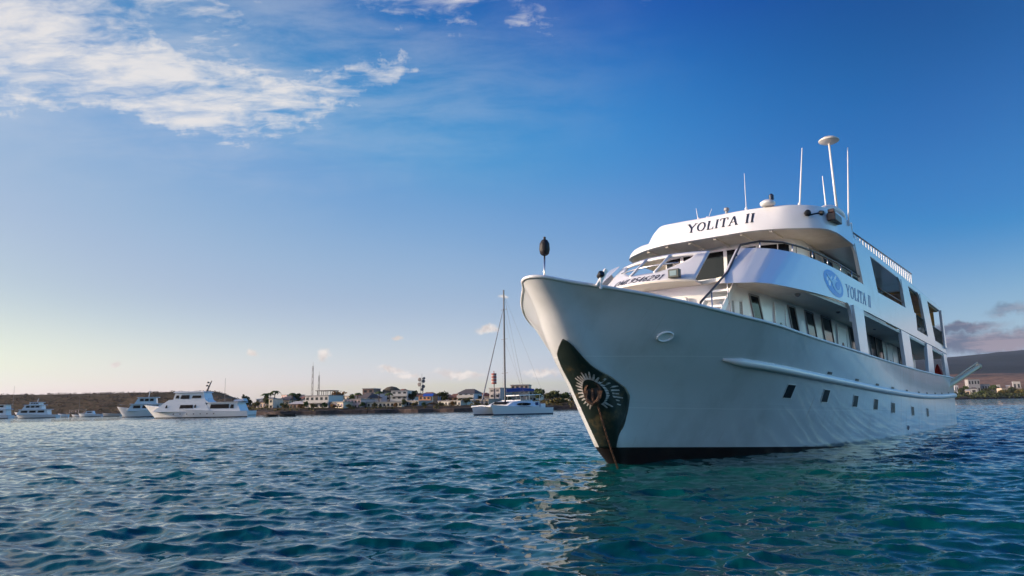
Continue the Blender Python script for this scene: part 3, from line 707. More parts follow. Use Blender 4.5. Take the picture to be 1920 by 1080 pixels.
# rails across the cut-out
rl = M()
rl.tube([fair(y, 5.62, .0) for y in np.linspace(-1.45, .62, 14)], .025, 8)
rl.build('cutout_rail', STEEL, ship, smooth='all')
for y in (-.72, .12):
    rl = M(); rl.tube([fair(y, 5.30), fair(y + .02, ZT - .05)], .04, 8); rl.build('cutout_post', WHITE, ship, smooth='all')
# bench inside the terrace, seen through the stair gap
b_ = M(); b_.box(4.5, 5.1, -1.5, 2.6, 4.96, 5.42); b_.box(4.6, 5.2, 1.4, 2.6, 5.43, 5.50, 1); b_.build('terrace_bench', [WHITE, NAVYF], ship)
# stairs in the port gap
b_ = M()
for i in range(7): b_.box(.75 + .32 * i, 1.07 + .32 * i, 1.55, 2.15, 3.0 + .27 * i, 3.06 + .27 * i)
for y in (1.53, 2.15): b_.hexa([(.7, y, 2.85), (.95, y, 2.85), (3.1, y, 4.85), (2.85, y, 4.85)], [(.7, y + .03, 2.85), (.95, y + .03, 2.85), (3.1, y + .03, 4.85), (2.85, y + .03, 4.85)])
b_.build('bow_stair', WHITE, ship)
hr = M(); hr.tube([(.45, 2.2, 3.75), (.65, 2.2, 4.0), (1.31, 2.2, 4.41 - .02), (2.58, 2.15, 5.13), (3.83, 2.05, 6.15), (4.3, 2.45, 6.3), (4.9, 2.9, 6.32), (5.7, 3.16, 6.31), (6.6, 3.32, 6.30), (8.2, 3.49, 6.27), (10.7, 3.6, 6.2)], .03, 8)
hr_o = hr.build('hand_rail', mat('dark_teak', (.05, .035, .028), .4), ship, smooth='all')
for x, y, z0, z1 in ((1.31, 2.2, 3.3, 4.39), (2.45, 2.17, 4.2, 5.05), (3.4, 2.1, 5.0, 5.8), (4.3, 2.45, 6.0, 6.3), (5.3, 3.05, 6.0, 6.31), (6.4, 3.29, 6.0, 6.3), (7.5, 3.42, 6.0, 6.28), (8.6, 3.52, 5.95, 6.26), (9.7, 3.57, 5.92, 6.23)):
    pr = M(); pr.tube([(x, y, z0), (x, y, z1)], .02, 6); pr.build('stanchion', STEEL, hr_o, smooth='all')
hr = M(); hr.tube([(12.8, 3.6, 6.22), (17.8, 3.6, 6.32)], .028, 8)
for x in (13.6, 14.8, 16, 17.2): hr.tube([(x, 3.6, 5.95), (x, 3.6, 6.25 + (x - 12.8) * .02)], .018, 6)
hr.build('hand_rail', WOOD, ship, smooth='all')
# upper cabin (wheelhouse) and its dark windows
UW = [(7.35, 0), (7.38, 1.2), (7.5, 1.9), (7.75, 2.3), (8.2, 2.5), (12, 2.5), (19.5, 2.5)]
upper = walls(UW, 4.98, 7.16, 'wheelhouse', WHITE)
def wh(y, z, off=.0): return Vector((float(np.interp(abs(y), [0, 1.2, 1.9, 2.3, 2.5], [7.35, 7.38, 7.5, 7.75, 8.2])) - off, y, z))
for y0, y1 in ((-2.4, -1.55), (-1.42, .10), (.22, 1.22), (1.36, 2.38)):
    b_ = M(); yy = np.linspace(y0, y1, 6)
    b_.loft([wh(y, 5.16, .006) for y in yy], [wh(y, 6.98, .006) for y in yy], (-.012, 0, 0)); wn = b_.build('wheelhouse_window', GLASS, ship)
    f = M()
    for zz in (5.10, 6.99): f.loft([wh(y, zz, .006) for y in yy], [wh(y, zz + .05, .006) for y in yy], (-.04, 0, 0))
    for y_ in (y0 - .03, y1 + .03): f.hexa([wh(y_ - .03, 5.10, .006), wh(y_ + .03, 5.10, .006), wh(y_ + .03, 7.04, .006), wh(y_ - .03, 7.04, .006)], [wh(y_ - .03, 5.10, .04), wh(y_ + .03, 5.10, .04), wh(y_ + .03, 7.04, .04), wh(y_ - .03, 7.04, .04)])
    f.build('frame', WHITE, wn)
for x0, x1 in ((8.7, 9.35), (10.3, 11.5), (13.4, 15.1), (16.2, 17.4), (18.2, 19.2)):
    b_ = M(); b_.hexa([(x0 + .3, 2.505, 6.05), (x1 + .3, 2.505, 6.05), (x1, 2.505, 7.0), (x0, 2.505, 7.0)], [(x0 + .3, 2.518, 6.05), (x1 + .3, 2.518, 6.05), (x1, 2.518, 7.0), (x0, 2.518, 7.0)])
    wn = b_.build('cabin_window', GLASS, ship)
    f = M(); f.box(x0 - .02, x1 + .05, 2.505, 2.54, 7.01, 7.06); f.box(x0 + .25, x1 + .35, 2.505, 2.54, 5.98, 6.03)
    for xe_ in (x0 - .045, x1 + .005): f.hexa([(xe_ + .3, 2.506, 6.0), (xe_ + .35, 2.506, 6.0), (xe_ + .05, 2.506, 7.03), (xe_, 2.506, 7.03)], [(xe_ + .3, 2.537, 6.0), (xe_ + .35, 2.537, 6.0), (xe_ + .05, 2.537, 7.03), (xe_, 2.537, 7.03)])
    f.build('frame', WHITE, wn)
# roof visor: outer skin, soffit, brow
VB = [(6.0, 0), (6.0, .9), (6.02, 1.5), (6.17, 2.07), (6.36, 2.5), (6.62, 2.93), (6.9, 3.3), (7.25, 3.55), (7.7, 3.66), (8.3, 3.70), (9.85, 3.70)]
VT = [(6.22, 0), (6.2, .9), (6.1, 1.5), (6.28, 2.07), (6.45, 2.5), (6.72, 2.93), (7.02, 3.25), (7.4, 3.45), (7.9, 3.58), (8.5, 3.64), (9.85, 3.66)]
VT[0] = (6.25, 0); VT[1] = (6.22, .9); VT[2] = (6.24, 1.5); VT[3] = (6.36, 2.07)
def sm(L, k=5):
    L = [Vector(p) for p in L]; o2 = []
    for i in range(len(L) - 1):
        p0, p1, p2, p3 = L[max(i - 1, 0)], L[i], L[i + 1], L[min(i + 2, len(L) - 1)]
        for t in np.linspace(0, 1, k, endpoint=False):
            o2.append(.5 * ((2 * p1) + (p2 - p0) * t + (2 * p0 - 5 * p1 + 4 * p2 - p3) * t * t + (3 * p1 - p0 - 3 * p2 + p3) * t ** 3))
    return o2 + [L[-1]]
cb = sm([(x, -y, 0) for x, y in VB[:0:-1]] + [(x, y, 0) for x, y in VB]); ct_ = sm([(x, -y, 0) for x, y in VT[:0:-1]] + [(x, y, 0) for x, y in VT])
def ztop(y): return 7.40 + (7.93 - 7.40) * float(np.clip((y + 2.2) / .5, 0, 1)) ** .5
vis = M(); rows = []
for t in (0, .12, .5, .86, 1.0):
    row = []
    for a, c in zip(cb, ct_):
        zt_ = ztop(c.y); p = a.lerp(c, t); z = 7.15 + (zt_ - 7.15) * t
        bulge = .05 * math.sin(math.pi * t); row.append((p.x - bulge, p.y, z))
    rows.append(row)
rows.append([(c.x + .06, c.y * .985, ztop(c.y) + .03) for c in ct_]); rows.append([(c.x + .5, c.y * .9, ztop(c.y) + .06) for c in ct_]); rows.append([(9.85, c.y * .7, ztop(c.y) + .10) for c in ct_])
vis.grid(rows)
vis.grid([[(p.x, p.y, 7.15) for p in cb], [(p.x + .10, p.y * .98, 7.135) for p in cb]])
visor = vis.build('roof_visor', WHITE2, ship, smooth=True)
so_ = M(); so_.prism([(p.x + .10, p.y * .98, 7.155) for p in cb], (0, 0, .05)); so_.build('visor_soffit', CREAM, ship)
for y in (-2.3, -1.45, -.6, .3, 1.2, 2.1):
    b_ = M(); xf = float(np.interp(abs(y), [0, 1.5, 2.1, 2.5, 2.9], [6.15, 6.17, 6.3, 6.55, 6.8])); b_.box(xf, 7.32, y - .045, y + .045, 7.09, 7.153); b_.build('soffit_beam', CREAM, ship)
rf = M(); rf.prism([(9.8, -3.66, 7.24), (27.2, -3.6, 7.24), (27.2, 3.6, 7.24), (9.8, 3.66, 7.24)], (0, 0, .24)); rf.build('sun_deck', WHITE2, ship, bevel=.03)
b_ = M(); b_.box(9.83, 9.9, 3.2, 3.68, 7.16, 7.95); b_.build('visor_end_plate', WHITE, ship)
# sun-deck railing
for sg in (1, -1):
    b_ = M(); n_ = 26
    for i in range(n_):
        x = 10.0 + i * (10.1 / (n_ - 1)); b_.hexa([(x, sg * 3.6, 7.48), (x + .17, sg * 3.6, 7.48), (x + .17, sg * 3.6, 7.66 + .02 * i * .6), (x, sg * 3.6, 7.66 + .02 * i * .6)], [(x, sg * 3.57, 7.48), (x + .17, sg * 3.57, 7.48), (x + .17, sg * 3.57, 7.66 + .02 * i * .6), (x, sg * 3.57, 7.66 + .02 * i * .6)])
    b_.hexa([(9.95, sg * 3.61, 7.47), (20.3, sg * 3.61, 7.47), (20.3, sg * 3.61, 7.52), (9.95, sg * 3.61, 7.52)], [(9.95, sg * 3.56, 7.47), (20.3, sg * 3.56, 7.47), (20.3, sg * 3.56, 7.52), (9.95, sg * 3.56, 7.52)])
    ro = b_.build('sun_deck_railing', WHITE, ship)
    b_ = M(); b_.tube([(9.85, sg * 3.59, 7.70), (20.25, sg * 3.59, 8.02)], .03, 8); b_.build('top_rail', mat('grey_rail', (.25, .25, .26), .4), ro, smooth='all')
    b_ = M()
    for i in range(22):
        x = 19.9 + i * .32; b_.box(x, x + .035, sg * 3.62 - .02, sg * 3.62 + .02, 5.37, 6.06)
    b_.box(19.85, 26.8, sg * 3.62 - .02, sg * 3.62 + .02, 5.36, 5.41)
    ro = b_.build('balustrade', BLACK, ship)
    b_ = M(); b_.tube([(19.8, sg * 3.62, 6.10), (27.0, sg * 3.58, 6.12)], .035, 8); b_.tube([(19.8, sg * 3.62, 5.72), (27.0, sg * 3.58, 5.74)], .02, 6); b_.build('top_rail', BLACK, ro, smooth='all')
for x0_, x1_ in ((19.9, 22.2), (22.4, 24.6), (24.8, 27.0)):
    b_ = M(); b_.loft([(x, -3.52 + .06 * math.sin(x * 9), 6.25) for x in np.linspace(x0_, x1_, 24)], [(x, -3.52 + .03 * math.sin(x * 9), 7.19) for x in np.linspace(x0_, x1_, 24)], (0, .012, 0)); b_.build('side_curtain', CURTAIN, ship, smooth=True)
b_ = M(); b_.loft([(27.0 + .06 * math.sin(y * 8), y, 6.45) for y in np.linspace(-3.4, 3.3, 50)], [(27.0 + .02 * math.sin(y * 8), y, 7.19) for y in np.linspace(-3.4, 3.3, 50)], (.012, 0, 0)); b_.build('stern_curtain', CURTAIN, ship, smooth=True)
b_ = M(); b_.box(23.4, 23.5, -3.0, 1.0, 4.97, 6.5); b_.build('aft_partition', WOOD, ship)
b_ = M(); b_.box(20.2, 27.0, -3.5, 3.5, 7.19, 7.236); b_.build('aft_deckhead', mat('glow_tinted_deckhead', (.62, .36, .13), .5, (.48, .26, .09), 2), ship)  # golden light under the roof is put into the ceiling colour
# aft deck furniture under the roof
b_ = M(); b_.box(20.5, 22.2, -.8, .8, 5.68, 5.73); b_.tube([(21.3, 0, 4.96), (21.3, 0, 5.68)], .06); b_.build('aft_table', WOOD, ship)
b_ = M(); b_.box(19.56, 20.0, -2.4, 2.4, 4.97, 5.4); b_.box(19.56, 19.68, -2.4, 2.4, 5.4, 5.95); b_.build('aft_bench', WOOD, ship)
b_ = M(); b_.box(24.06, 24.7, -1.2, 1.2, 2.95, 3.5); b_.build('deck_locker', WHITE, ship)

# ---- lettering: drawn with strokes, laid on the curved skins
GL = {'Y': (.86, [((.06, 1), (.43, .46), .17), ((.80, 1), (.43, .46), .08), ((.43, .48), (.43, 0), .17)], [(.06, 1), (.80, 1), (.43, 0)]),
      'O': (.92, None, []), 'L': (.70, [((.16, 1), (.16, 0), .17), ((.16, .03), (.64, .03), .07), ((.62, .0), (.64, .26), .07)], [(.16, 1), (.16, 0)]),
      'I': (.36, [((.18, 1), (.18, 0), .17)], [(.18, 1), (.18, 0)]), 'T': (.82, [((.41, 1), (.41, 0), .17), ((.04, .965), (.78, .965), .07), ((.05, .98), (.04, .74), .06), ((.77, .98), (.78, .74), .06)], [(.41, 0)]),
      'A': (.86, [((.08, 0), (.42, 1), .08), ((.42, 1), (.78, 0), .17), ((.2, .36), (.66, .36), .07)], [(.08, 0), (.78, 0)]),
      'M': (1.0, [((.14, 0), (.14, 1), .09), ((.14, 1), (.5, .12), .15), ((.5, .12), (.86, 1), .08), ((.86, 1), (.86, 0), .16)], [(.14, 0), (.86, 0)]),
      ' ': (.5, [], []), '.': (.3, [((.12, 0), (.12, .14), .14)], []),
      '1': (.5, [((.28, 1), (.28, 0), .15), ((.08, .82), (.28, 1), .08)], [(.28, 0)]),
      '2': (.66, [((.08, .78), (.2, .97), .1), ((.2, .97), (.46, .97), .1), ((.46, .97), (.56, .75), .15), ((.56, .75), (.08, .05), .11), ((.08, .04), (.6, .04), .1)], []),
      '4': (.66, [((.46, 1), (.46, 0), .15), ((.46, 1), (.04, .3), .08), ((.04, .3), (.62, .3), .08)], []),
      '5': (.64, [((.56, .96), (.14, .96), .1), ((.14, .96), (.11, .55), .09), ((.11, .58), (.44, .6), .09), ((.44, .6), (.56, .32), .15), ((.56, .32), (.4, .03), .12), ((.4, .03), (.06, .08), .1)], []),
      '6': (.66, [((.5, .98), (.2, .7), .1), ((.2, .7), (.09, .3), .15), ((.09, .3), (.24, .03), .11), ((.24, .03), (.46, .05), .09), ((.46, .05), (.57, .3), .15), ((.57, .3), (.42, .56), .1), ((.42, .56), (.14, .46), .08)], []),
      '9': (.66, [((.16, .02), (.46, .3), .1), ((.46, .3), (.57, .7), .15), ((.57, .7), (.42, .97), .11), ((.42, .97), (.2, .95), .09), ((.2, .95), (.09, .7), .15), ((.09, .7), (.24, .44), .1), ((.24, .44), (.52, .54), .08)], [])}
def letters(b_, text, fn, h, track=1.0, slant=0.0, off=None):
    """fn(u, v) -> point on the skin, u and v in metres from the text's lower left"""
    u = 0.0
    def stroke(p, q, w_, u0):
        d = Vector((q[0] - p[0], q[1] - p[1])); L = d.length
        if L < 1e-6: return
        n = Vector((-d.y, d.x)) / L * (w_ / 2); k = max(1, int(L / .25))
        for i in range(k):
            a = (p[0] + d.x * i / k, p[1] + d.y * i / k); c = (p[0] + d.x * (i + 1) / k, p[1] + d.y * (i + 1) / k)
            qd = [(a[0] - n.x, a[1] - n.y), (c[0] - n.x, c[1] - n.y), (c[0] + n.x, c[1] + n.y), (a[0] + n.x, a[1] + n.y)]
            b_.hexa([fn(u0 + (x + slant * y) * h * track, y * h, 0) for x, y in qd], [fn(u0 + (x + slant * y) * h * track, y * h, 1) for x, y in qd])
    for ch in text:
        wd, st, sf = GL[ch]
        if ch == 'O':
            for i in range(14):
                t0, t1 = 2 * math.pi * i / 14, 2 * math.pi * (i + 1) / 14
                th = .075 + .085 * abs(math.cos((t0 + t1) / 2))
                stroke((.44 + .36 * math.cos(t0), .5 + .47 * math.sin(t0)), (.44 + .36 * math.cos(t1), .5 + .47 * math.sin(t1)), th, u)
        else:
            for p, q, w_ in st: stroke(p, q, w_, u)
            for p in sf: stroke((p[0] - .15, p[1] + (.025 if p[1] < .5 else -.025)), (p[0] + .15, p[1] + (.025 if p[1] < .5 else -.025)), .05, u)
        u += (wd + .10) * h * track
    return u
# name on the visor
arc_y = [p.y for p in cb]; arc_s = np.r_[0, np.cumsum([(cb[i + 1] - cb[i]).length for i in range(len(cb) - 1)])]
s_at0 = float(np.interp(-.62, arc_y, arc_s))
def on_visor(u, v, k):
    s_ = s_at0 + u; t = (7.44 + v - 7.15) / (7.93 - 7.15)
    i = int(np.clip(np.searchsorted(arc_s, s_) - 1, 0, len(cb) - 2)); f = (s_ - arc_s[i]) / (arc_s[i + 1] - arc_s[i])
    a = cb[i].lerp(cb[i + 1], f); c = ct_[i].lerp(ct_[i + 1], f); p = a.lerp(c, t)
    d = (cb[i + 1] - cb[i]).normalized(); n = Vector((-d.y, d.x, 0)); n = n if n.x < 0 else -n
    q = Vector((p.x - .05 * math.sin(math.pi * t), p.y, 7.44 + v)); return q + n * (.004 + .006 * k)
b_ = M(); letters(b_, 'YOLITA II', on_visor, .33, 1.06, .06); b_.build('name_lettering', NAVY, ship)
def on_fair(u, v, k): y = -1.12 + u * .80; z = 4.965 + v * .85; return fair(y, z, .006 + .005 * k)
b_ = M(); letters(b_, 'OMI.9546291', on_fair, .24, 1.06, .15); b_.build('number_lettering', NAVY, ship)
# emblem and name on the side panel
def on_side(u, v, k): x = 8.75 + u; z = 5.22 + v + .0 * u; return Vector((x, wingy(x, z) + .004 + .006 * k, z))
b_ = M(); letters(b_, 'YOLITA II', on_side, .42, 1.0, .12); b_.build('side_lettering', BLUEL, ship)
EX, EZ = 7.65, 5.47
def es(x, z, k): return Vector((x, wingy(x, z) + .004 + .005 * k, z))
def ell(cx, cz, a, c, rot, n_=26): return [(cx + a * math.cos(t) * math.cos(rot) - c * math.sin(t) * math.sin(rot), cz + a * math.cos(t) * math.sin(rot) + c * math.sin(t) * math.cos(rot)) for t in np.linspace(0, 2 * math.pi, n_, endpoint=False)]
def disc(b_, pts, k, mi=0): b_.grid([[es(x, z, k) for x, z in pts], [es(x, z, k + .8) for x, z in pts]], mi, close=True); o = len(b_.v); b_.v.extend([tuple(es(x, z, k + .8)) for x, z in pts]); b_.f.append(list(range(o, o + len(pts)))); b_.mi.append(mi)
b_ = M(); disc(b_, ell(EX, EZ, .82, .40, R(-8)), 0, 0); disc(b_, ell(EX + .22, EZ - .06, .40, .20, R(-12)), 1, 1); disc(b_, ell(EX + .30, EZ - .03, .20, .13, R(10)), 2, 0); disc(b_, ell(EX - .28, EZ + .12, .28, .05, R(-28)), 1, 1)
b_.build('emblem', [BLUE, PALEB], ship)

# ---- deck gear on the roof and bow
def whip(x, y, z, hgt, lean=(0, 0), r=.022, mid=None, nm='whip_antenna'):
    b_ = M(); top_ = (x + lean[0], y + lean[1], z + hgt)
    b_.tube([(x, y, z), (x + lean[0] * .5, y + lean[1] * .5, z + hgt * .5), top_], [r, r * .85, r * .5], 8)
    b_.lathe((x, y, z), (0, 0, 1), [(.05, 0), (.05, .12), (.03, .16)], 10)
    return b_.build(nm, WHITE, ship, smooth=True)
whip(6.6, 1.25, 7.98, 1.35, (0, 0), .014)
whip(6.75, -.5, 7.98, .5, (-.05, -.05), .016); whip(6.8, -.2, 7.98, .45, (.12, .12), .012)
whip(7.2, 2.78, 8.0, 2.05, (.16, .16), .03)
whip(8.5, 3.25, 7.98, 1.35, (-.06, -.03), .026)
whip(9.4, 3.68, 7.75, 2.85, (.25, .12), .03)
b_ = M(); b_.tube([(9.05, 3.45, 7.95), (8.95, 3.38, 10.62)], [.045, .035], 8); dm = b_.build('dome_mast', WHITE, ship, smooth='all')
b_ = M(); b_.lathe((8.95, 3.38, 10.62), (0, 0, 1), [(.05, 0), (.24, .03), (.33, .08), (.33, .12), (.22, .20), (.05, .23)], 24); b_.build('antenna_disc', mat('disc_paint', (.72, .66, .55), .4), dm, smooth=True)
b_ = M(); b_.lathe((6.35, 2.05, 7.98), (0, 0, 1), [(.20, 0), (.24, .04), (.24, .10), (.15, .17), (.04, .19)], 18); sd = b_.build('dome_light', WHITE, ship, smooth=True)
b_ = M(); b_.lathe((6.4, 2.16, 8.12), (0, 0, 1), [(.05, 0), (.05, .04), (.08, .06), (.08, .2), (.03, .25)], 12); b_.build('lens', mat('navy_lens', (.02, .03, .06), .2), sd, smooth=True)
b_ = M(); b_.lathe((6.5, .62, 7.97), (0, 0, 1), [(.05, 0), (.05, .13), (.09, .15), (.09, .23), (.04, .26)], 12, 0); b_.build('roof_horn', mat('horn_grey', (.25, .25, .26), .35), ship, smooth=True)
# white air-cowl: a fat bent tube
b_ = M(); b_.tube([(8.75 + .50 * math.cos(t) , 3.32 + .22 * math.cos(t), 7.93 + .30 * math.sin(t)) for t in np.linspace(math.pi * .95, -.25, 16)], [.10 + .05 * math.sin(i / 15 * math.pi) for i in range(16)], 12); b_.build('air_cowl', WHITE, ship, smooth='all')
# dark lamps on the port shoulder of the visor
def shoulder(x, z, off): 
    i = min(range(len(cb)), key=lambda j: abs(cb[j].x - x) + (9 if cb[j].y < 0 else 0)); t = (z - 7.15) / .78
    p = cb[i].lerp(ct_[i], t); d = (cb[min(i + 1, len(cb) - 1)] - cb[i - 1]).normalized(); n = Vector((-d.y, d.x, 0)); n = n if n.y > 0 else -n
    return Vector((p.x, p.y, z)) + n * off
p0 = shoulder(6.75, 7.62, .10)
b_ = M(); b_.lathe(p0, (-.8, .5, -.15), [(.05, -.12), (.08, -.1), (.10, .08), (.07, .1)], 12); b_.tube([p0 + Vector((.05, .0, -.06)), p0 + Vector((.45, .28, .07))], .03, 6); b_.lathe(p0 + Vector((.45, .28, .06)), (-.3, .9, 0), [(.05, -.08), (.09, 0), (.06, .1)], 10); b_.build('search_light', BLACK, ship, smooth=True)
p1 = shoulder(7.6, 7.56, .08)
b_ = M(); b_.box(p1.x - .35, p1.x + .42, p1.y - .14, p1.y + .12, p1.z - .10, p1.z + .14); b_.box(p1.x - .36, p1.x - .2, p1.y - .1, p1.y + .1, p1.z + .14, p1.z + .26); b_.build('port_sidelight', mat('dark_red_lamp', (.03, .006, .004), .4), ship, bevel=.02)
# floodlight on the fairing
b_ = M(); pf_ = fair(.90, 5.02, .14)
b_.box(pf_.x - .10, pf_.x + .06, pf_.y - .16, pf_.y + .16, pf_.z - .12, pf_.z + .12); fl = b_.build('flood_light', mat('lamp_black', (.03, .04, .03), .4), ship, bevel=.015)
b_ = M(); b_.box(pf_.x - .115, pf_.x - .103, pf_.y - .10, pf_.y + .10, pf_.z - .07, pf_.z + .07); b_.build('lens', mat('flood_lens', (.16, .24, .26), .2), fl)
b_ = M(); b_.lathe((2.55, .9, 4.45), (-1, 0, 0), [(.10, 0), (.10, .06), (.06, .1)], 12); b_.build('wall_lamp', mat('wall_lamp_white', (.75, .72, .68), .3), ship, smooth=True)
# bow lamp on its staff, small searchlight on the rail
b_ = M(); b_.tube([(-2.9, .0, 4.0), (-2.9, .0, 4.82)], .022, 8); bl = b_.build('bow_lamp_staff', STEEL, ship, smooth='all')
b_ = M(); b_.lathe((-2.9, .0, 4.80), (0, 0, 1), [(.06, 0), (.105, .04), (.125, .14), (.115, .28), (.07, .36), (.03, .38), (.03, .44)], 16); b_.build('lamp_head', mat('covered_lamp', (.010, .008, .009), .6, bump=.3, bscale=14), bl, smooth=True)
b_ = M(); b_.tube([(-2.4, 1.2, 3.95), (-2.4, 1.2, 4.2)], .035, 8); sl_ = b_.build('bow_search_light', WHITE, ship, smooth=True)
b_ = M(); b_.lathe((-2.4, 1.2, 4.27), (-.45, .75, .35), [(.03, -.10), (.065, -.08), (.08, .05), (.06, .08)], 12); b_.build('lamp_housing', BLACK, sl_, smooth=True)
b_ = M(); b_.hexa([(-2.51, 1.12, 4.02), (-2.35, 1.12, 4.02), (-2.15, 1.20, 4.40), (-2.25, 1.20, 4.44)], [(-2.51, 1.16, 4.02), (-2.35, 1.16, 4.02), (-2.15, 1.24, 4.40), (-2.25, 1.24, 4.44)]); b_.build('bracket', WHITE, sl_)
# stern boom, sunlight put into its warm paint colour
b_ = M(); b_.tube([(27.2, 3.45, 3.25), (31.0, 4.62, 4.60)], [.13, .11], 10); b_.lathe((31.0, 4.62, 4.60), (3.8, 1.17, 1.35), [(.13, -.1), (.16, 0), (.12, .1)], 10); b_.tube([(27.4, 3.45, 3.45), (30.9, 4.58, 4.80)], .035, 6); b_.build('stern_boom', mat('sunlit_paint', (.85, .66, .40), .5), ship, smooth=True)
b_ = M(); b_.lathe((27.9, 3.1, 3.5), (0, 0, 1), [(.45, -.2), (.34, .2), (.16, .75), (.03, 1.05)], 8); b_.build('folded_ensign', RED, ship)
b_ = M(); b_.lathe((14.9, 2.53, 4.1), (0, 1, 0), [(.20, 0), (.28, .05), (.28, .1), (.2, .15)], 18); b_.build('life_ring', mat('orange_ring', (.6, .10, .02), .5), ship, smooth=True)
# ------------------------------------------------------------------ anchor and chain (held by the yacht, but things of their own)
b_ = MB()
def wp(u, v, off): q = hp(u, v, off); return sw(q.x, q.y, q.z)
b_.tube([wp(0, .12, .02), wp(0, -.22, .16)], .045, 8)
b_.tube([wp(-.17, -.02, .12), wp(-.12, -.2, .17), wp(0, -.27, .17), wp(.12, -.2, .17), wp(.17, -.02, .12)], [.02, .05, .06, .05, .02], 8)
b_.hexa([wp(-.23, .03, .11), wp(-.11, .03, .11), wp(-.13, -.15, .16), wp(-.19, -.15, .16)], [wp(-.23, .03, .15), wp(-.11, .03, .15), wp(-.13, -.15, .2), wp(-.19, -.15, .2)])
b_.hexa([wp(.11, .03, .11), wp(.23, .03, .11), wp(.19, -.15, .16), wp(.13, -.15, .16)], [wp(.11, .03, .15), wp(.23, .03, .15), wp(.19, -.15, .2), wp(.13, -.15, .2)])
tag(b_.build('anchor', RUST), 'rusty anchor drawn up in the hole of the dark plate on the big yacht bow', 'anchor')
ch = MB(); top_ = sw(*(hp(.10, -.24, .16))); bot = at(1153, 886, 17.75); bot.z = -.35
bot = Vector((top_.x + .62, top_.y + .55, -.35)); 
nl = 46
for i in range(nl):
    t = i / nl; p = top_.lerp(bot, t); p.z -= .10 * math.sin(math.pi * t); d = (bot - top_).normalized()
    side = d.orthogonal().normalized(); side = Matrix.Rotation(math.pi / 2 * (i % 2), 3, d) @ side
    ch.tube([p + d * .045 * math.cos(a) + side * .022 * math.sin(a) for a in np.linspace(0, 2 * math.pi, 9)], .009, 5, cap=False)
tag(ch.build('anchor_chain', RUST), 'rusty link chain hanging from the bow hole down into the water', 'chain')

# ------------------------------------------------------------------ land
def smst(a, b, x): t = np.clip((x - a) / (b - a), 0, 1); return t * t * (3 - 2 * t)
def vnoise(X, Y, sc, seed):
    g = np.random.default_rng(seed); T = g.random((64, 64)); x = X / sc; y = Y / sc
    i = np.floor(x).astype(int); j = np.floor(y).astype(int); a = x - i; b = y - j; a = a * a * (3 - 2 * a); b = b * b * (3 - 2 * b)
    f = lambda p, q: T[p % 64, q % 64]
    return (f(i, j) * (1 - a) + f(i + 1, j) * a) * (1 - b) + (f(i, j + 1) * (1 - a) + f(i + 1, j + 1) * a) * b - .5
def shore_y(X):
    X = np.asarray(X, float)
    y = np.interp(X, [-900, -260, -175, -130, -92, -78, -20, 22, 40, 75, 160, 330, 470, 900, 2500], [640, 600, 520, 330, 232, 226, 226, 232, 262, 330, 480, 640, 668, 720, 900])
    return y + 5 * vnoise(X, X * 0, 17, 3) + 3 * vnoise(X, X * 0 + 9, 6, 4)
def land_z(X, Y):
    s = Y - shore_y(X)
    ratio = X / np.maximum(Y, 1)
    z = np.where(s < 0, s * .25, 1.3 * smst(0, 4, s) + .9 * smst(4, 20, s) + 2.4 * smst(20, 110, s))
    left = (smst(0, 60, s) * 13.0 + smst(0, 30, s) * 3) * smst(-.34, -.42, ratio) * smst(-110, -170, X)
    right = smst(.25, .45, ratio) * (40 * smst(60, 1400, s) + 250 * smst(900, 3600, s) * (.72 + .35 * smst(.5, .9, ratio)))
    mid = smst(-.3, .0, ratio) * smst(.3, .1, ratio) * 5 * smst(80, 300, s)
    rough = vnoise(X, Y, 23, 5) * 1.2 * smst(6, 60, s) + vnoise(X, Y, 260, 6) * 26 * smst(500, 2000, s) + vnoise(X, Y, 60, 8) * 5 * smst(100, 600, s)
    return np.maximum(z + left + right + mid + rough, -3.0)
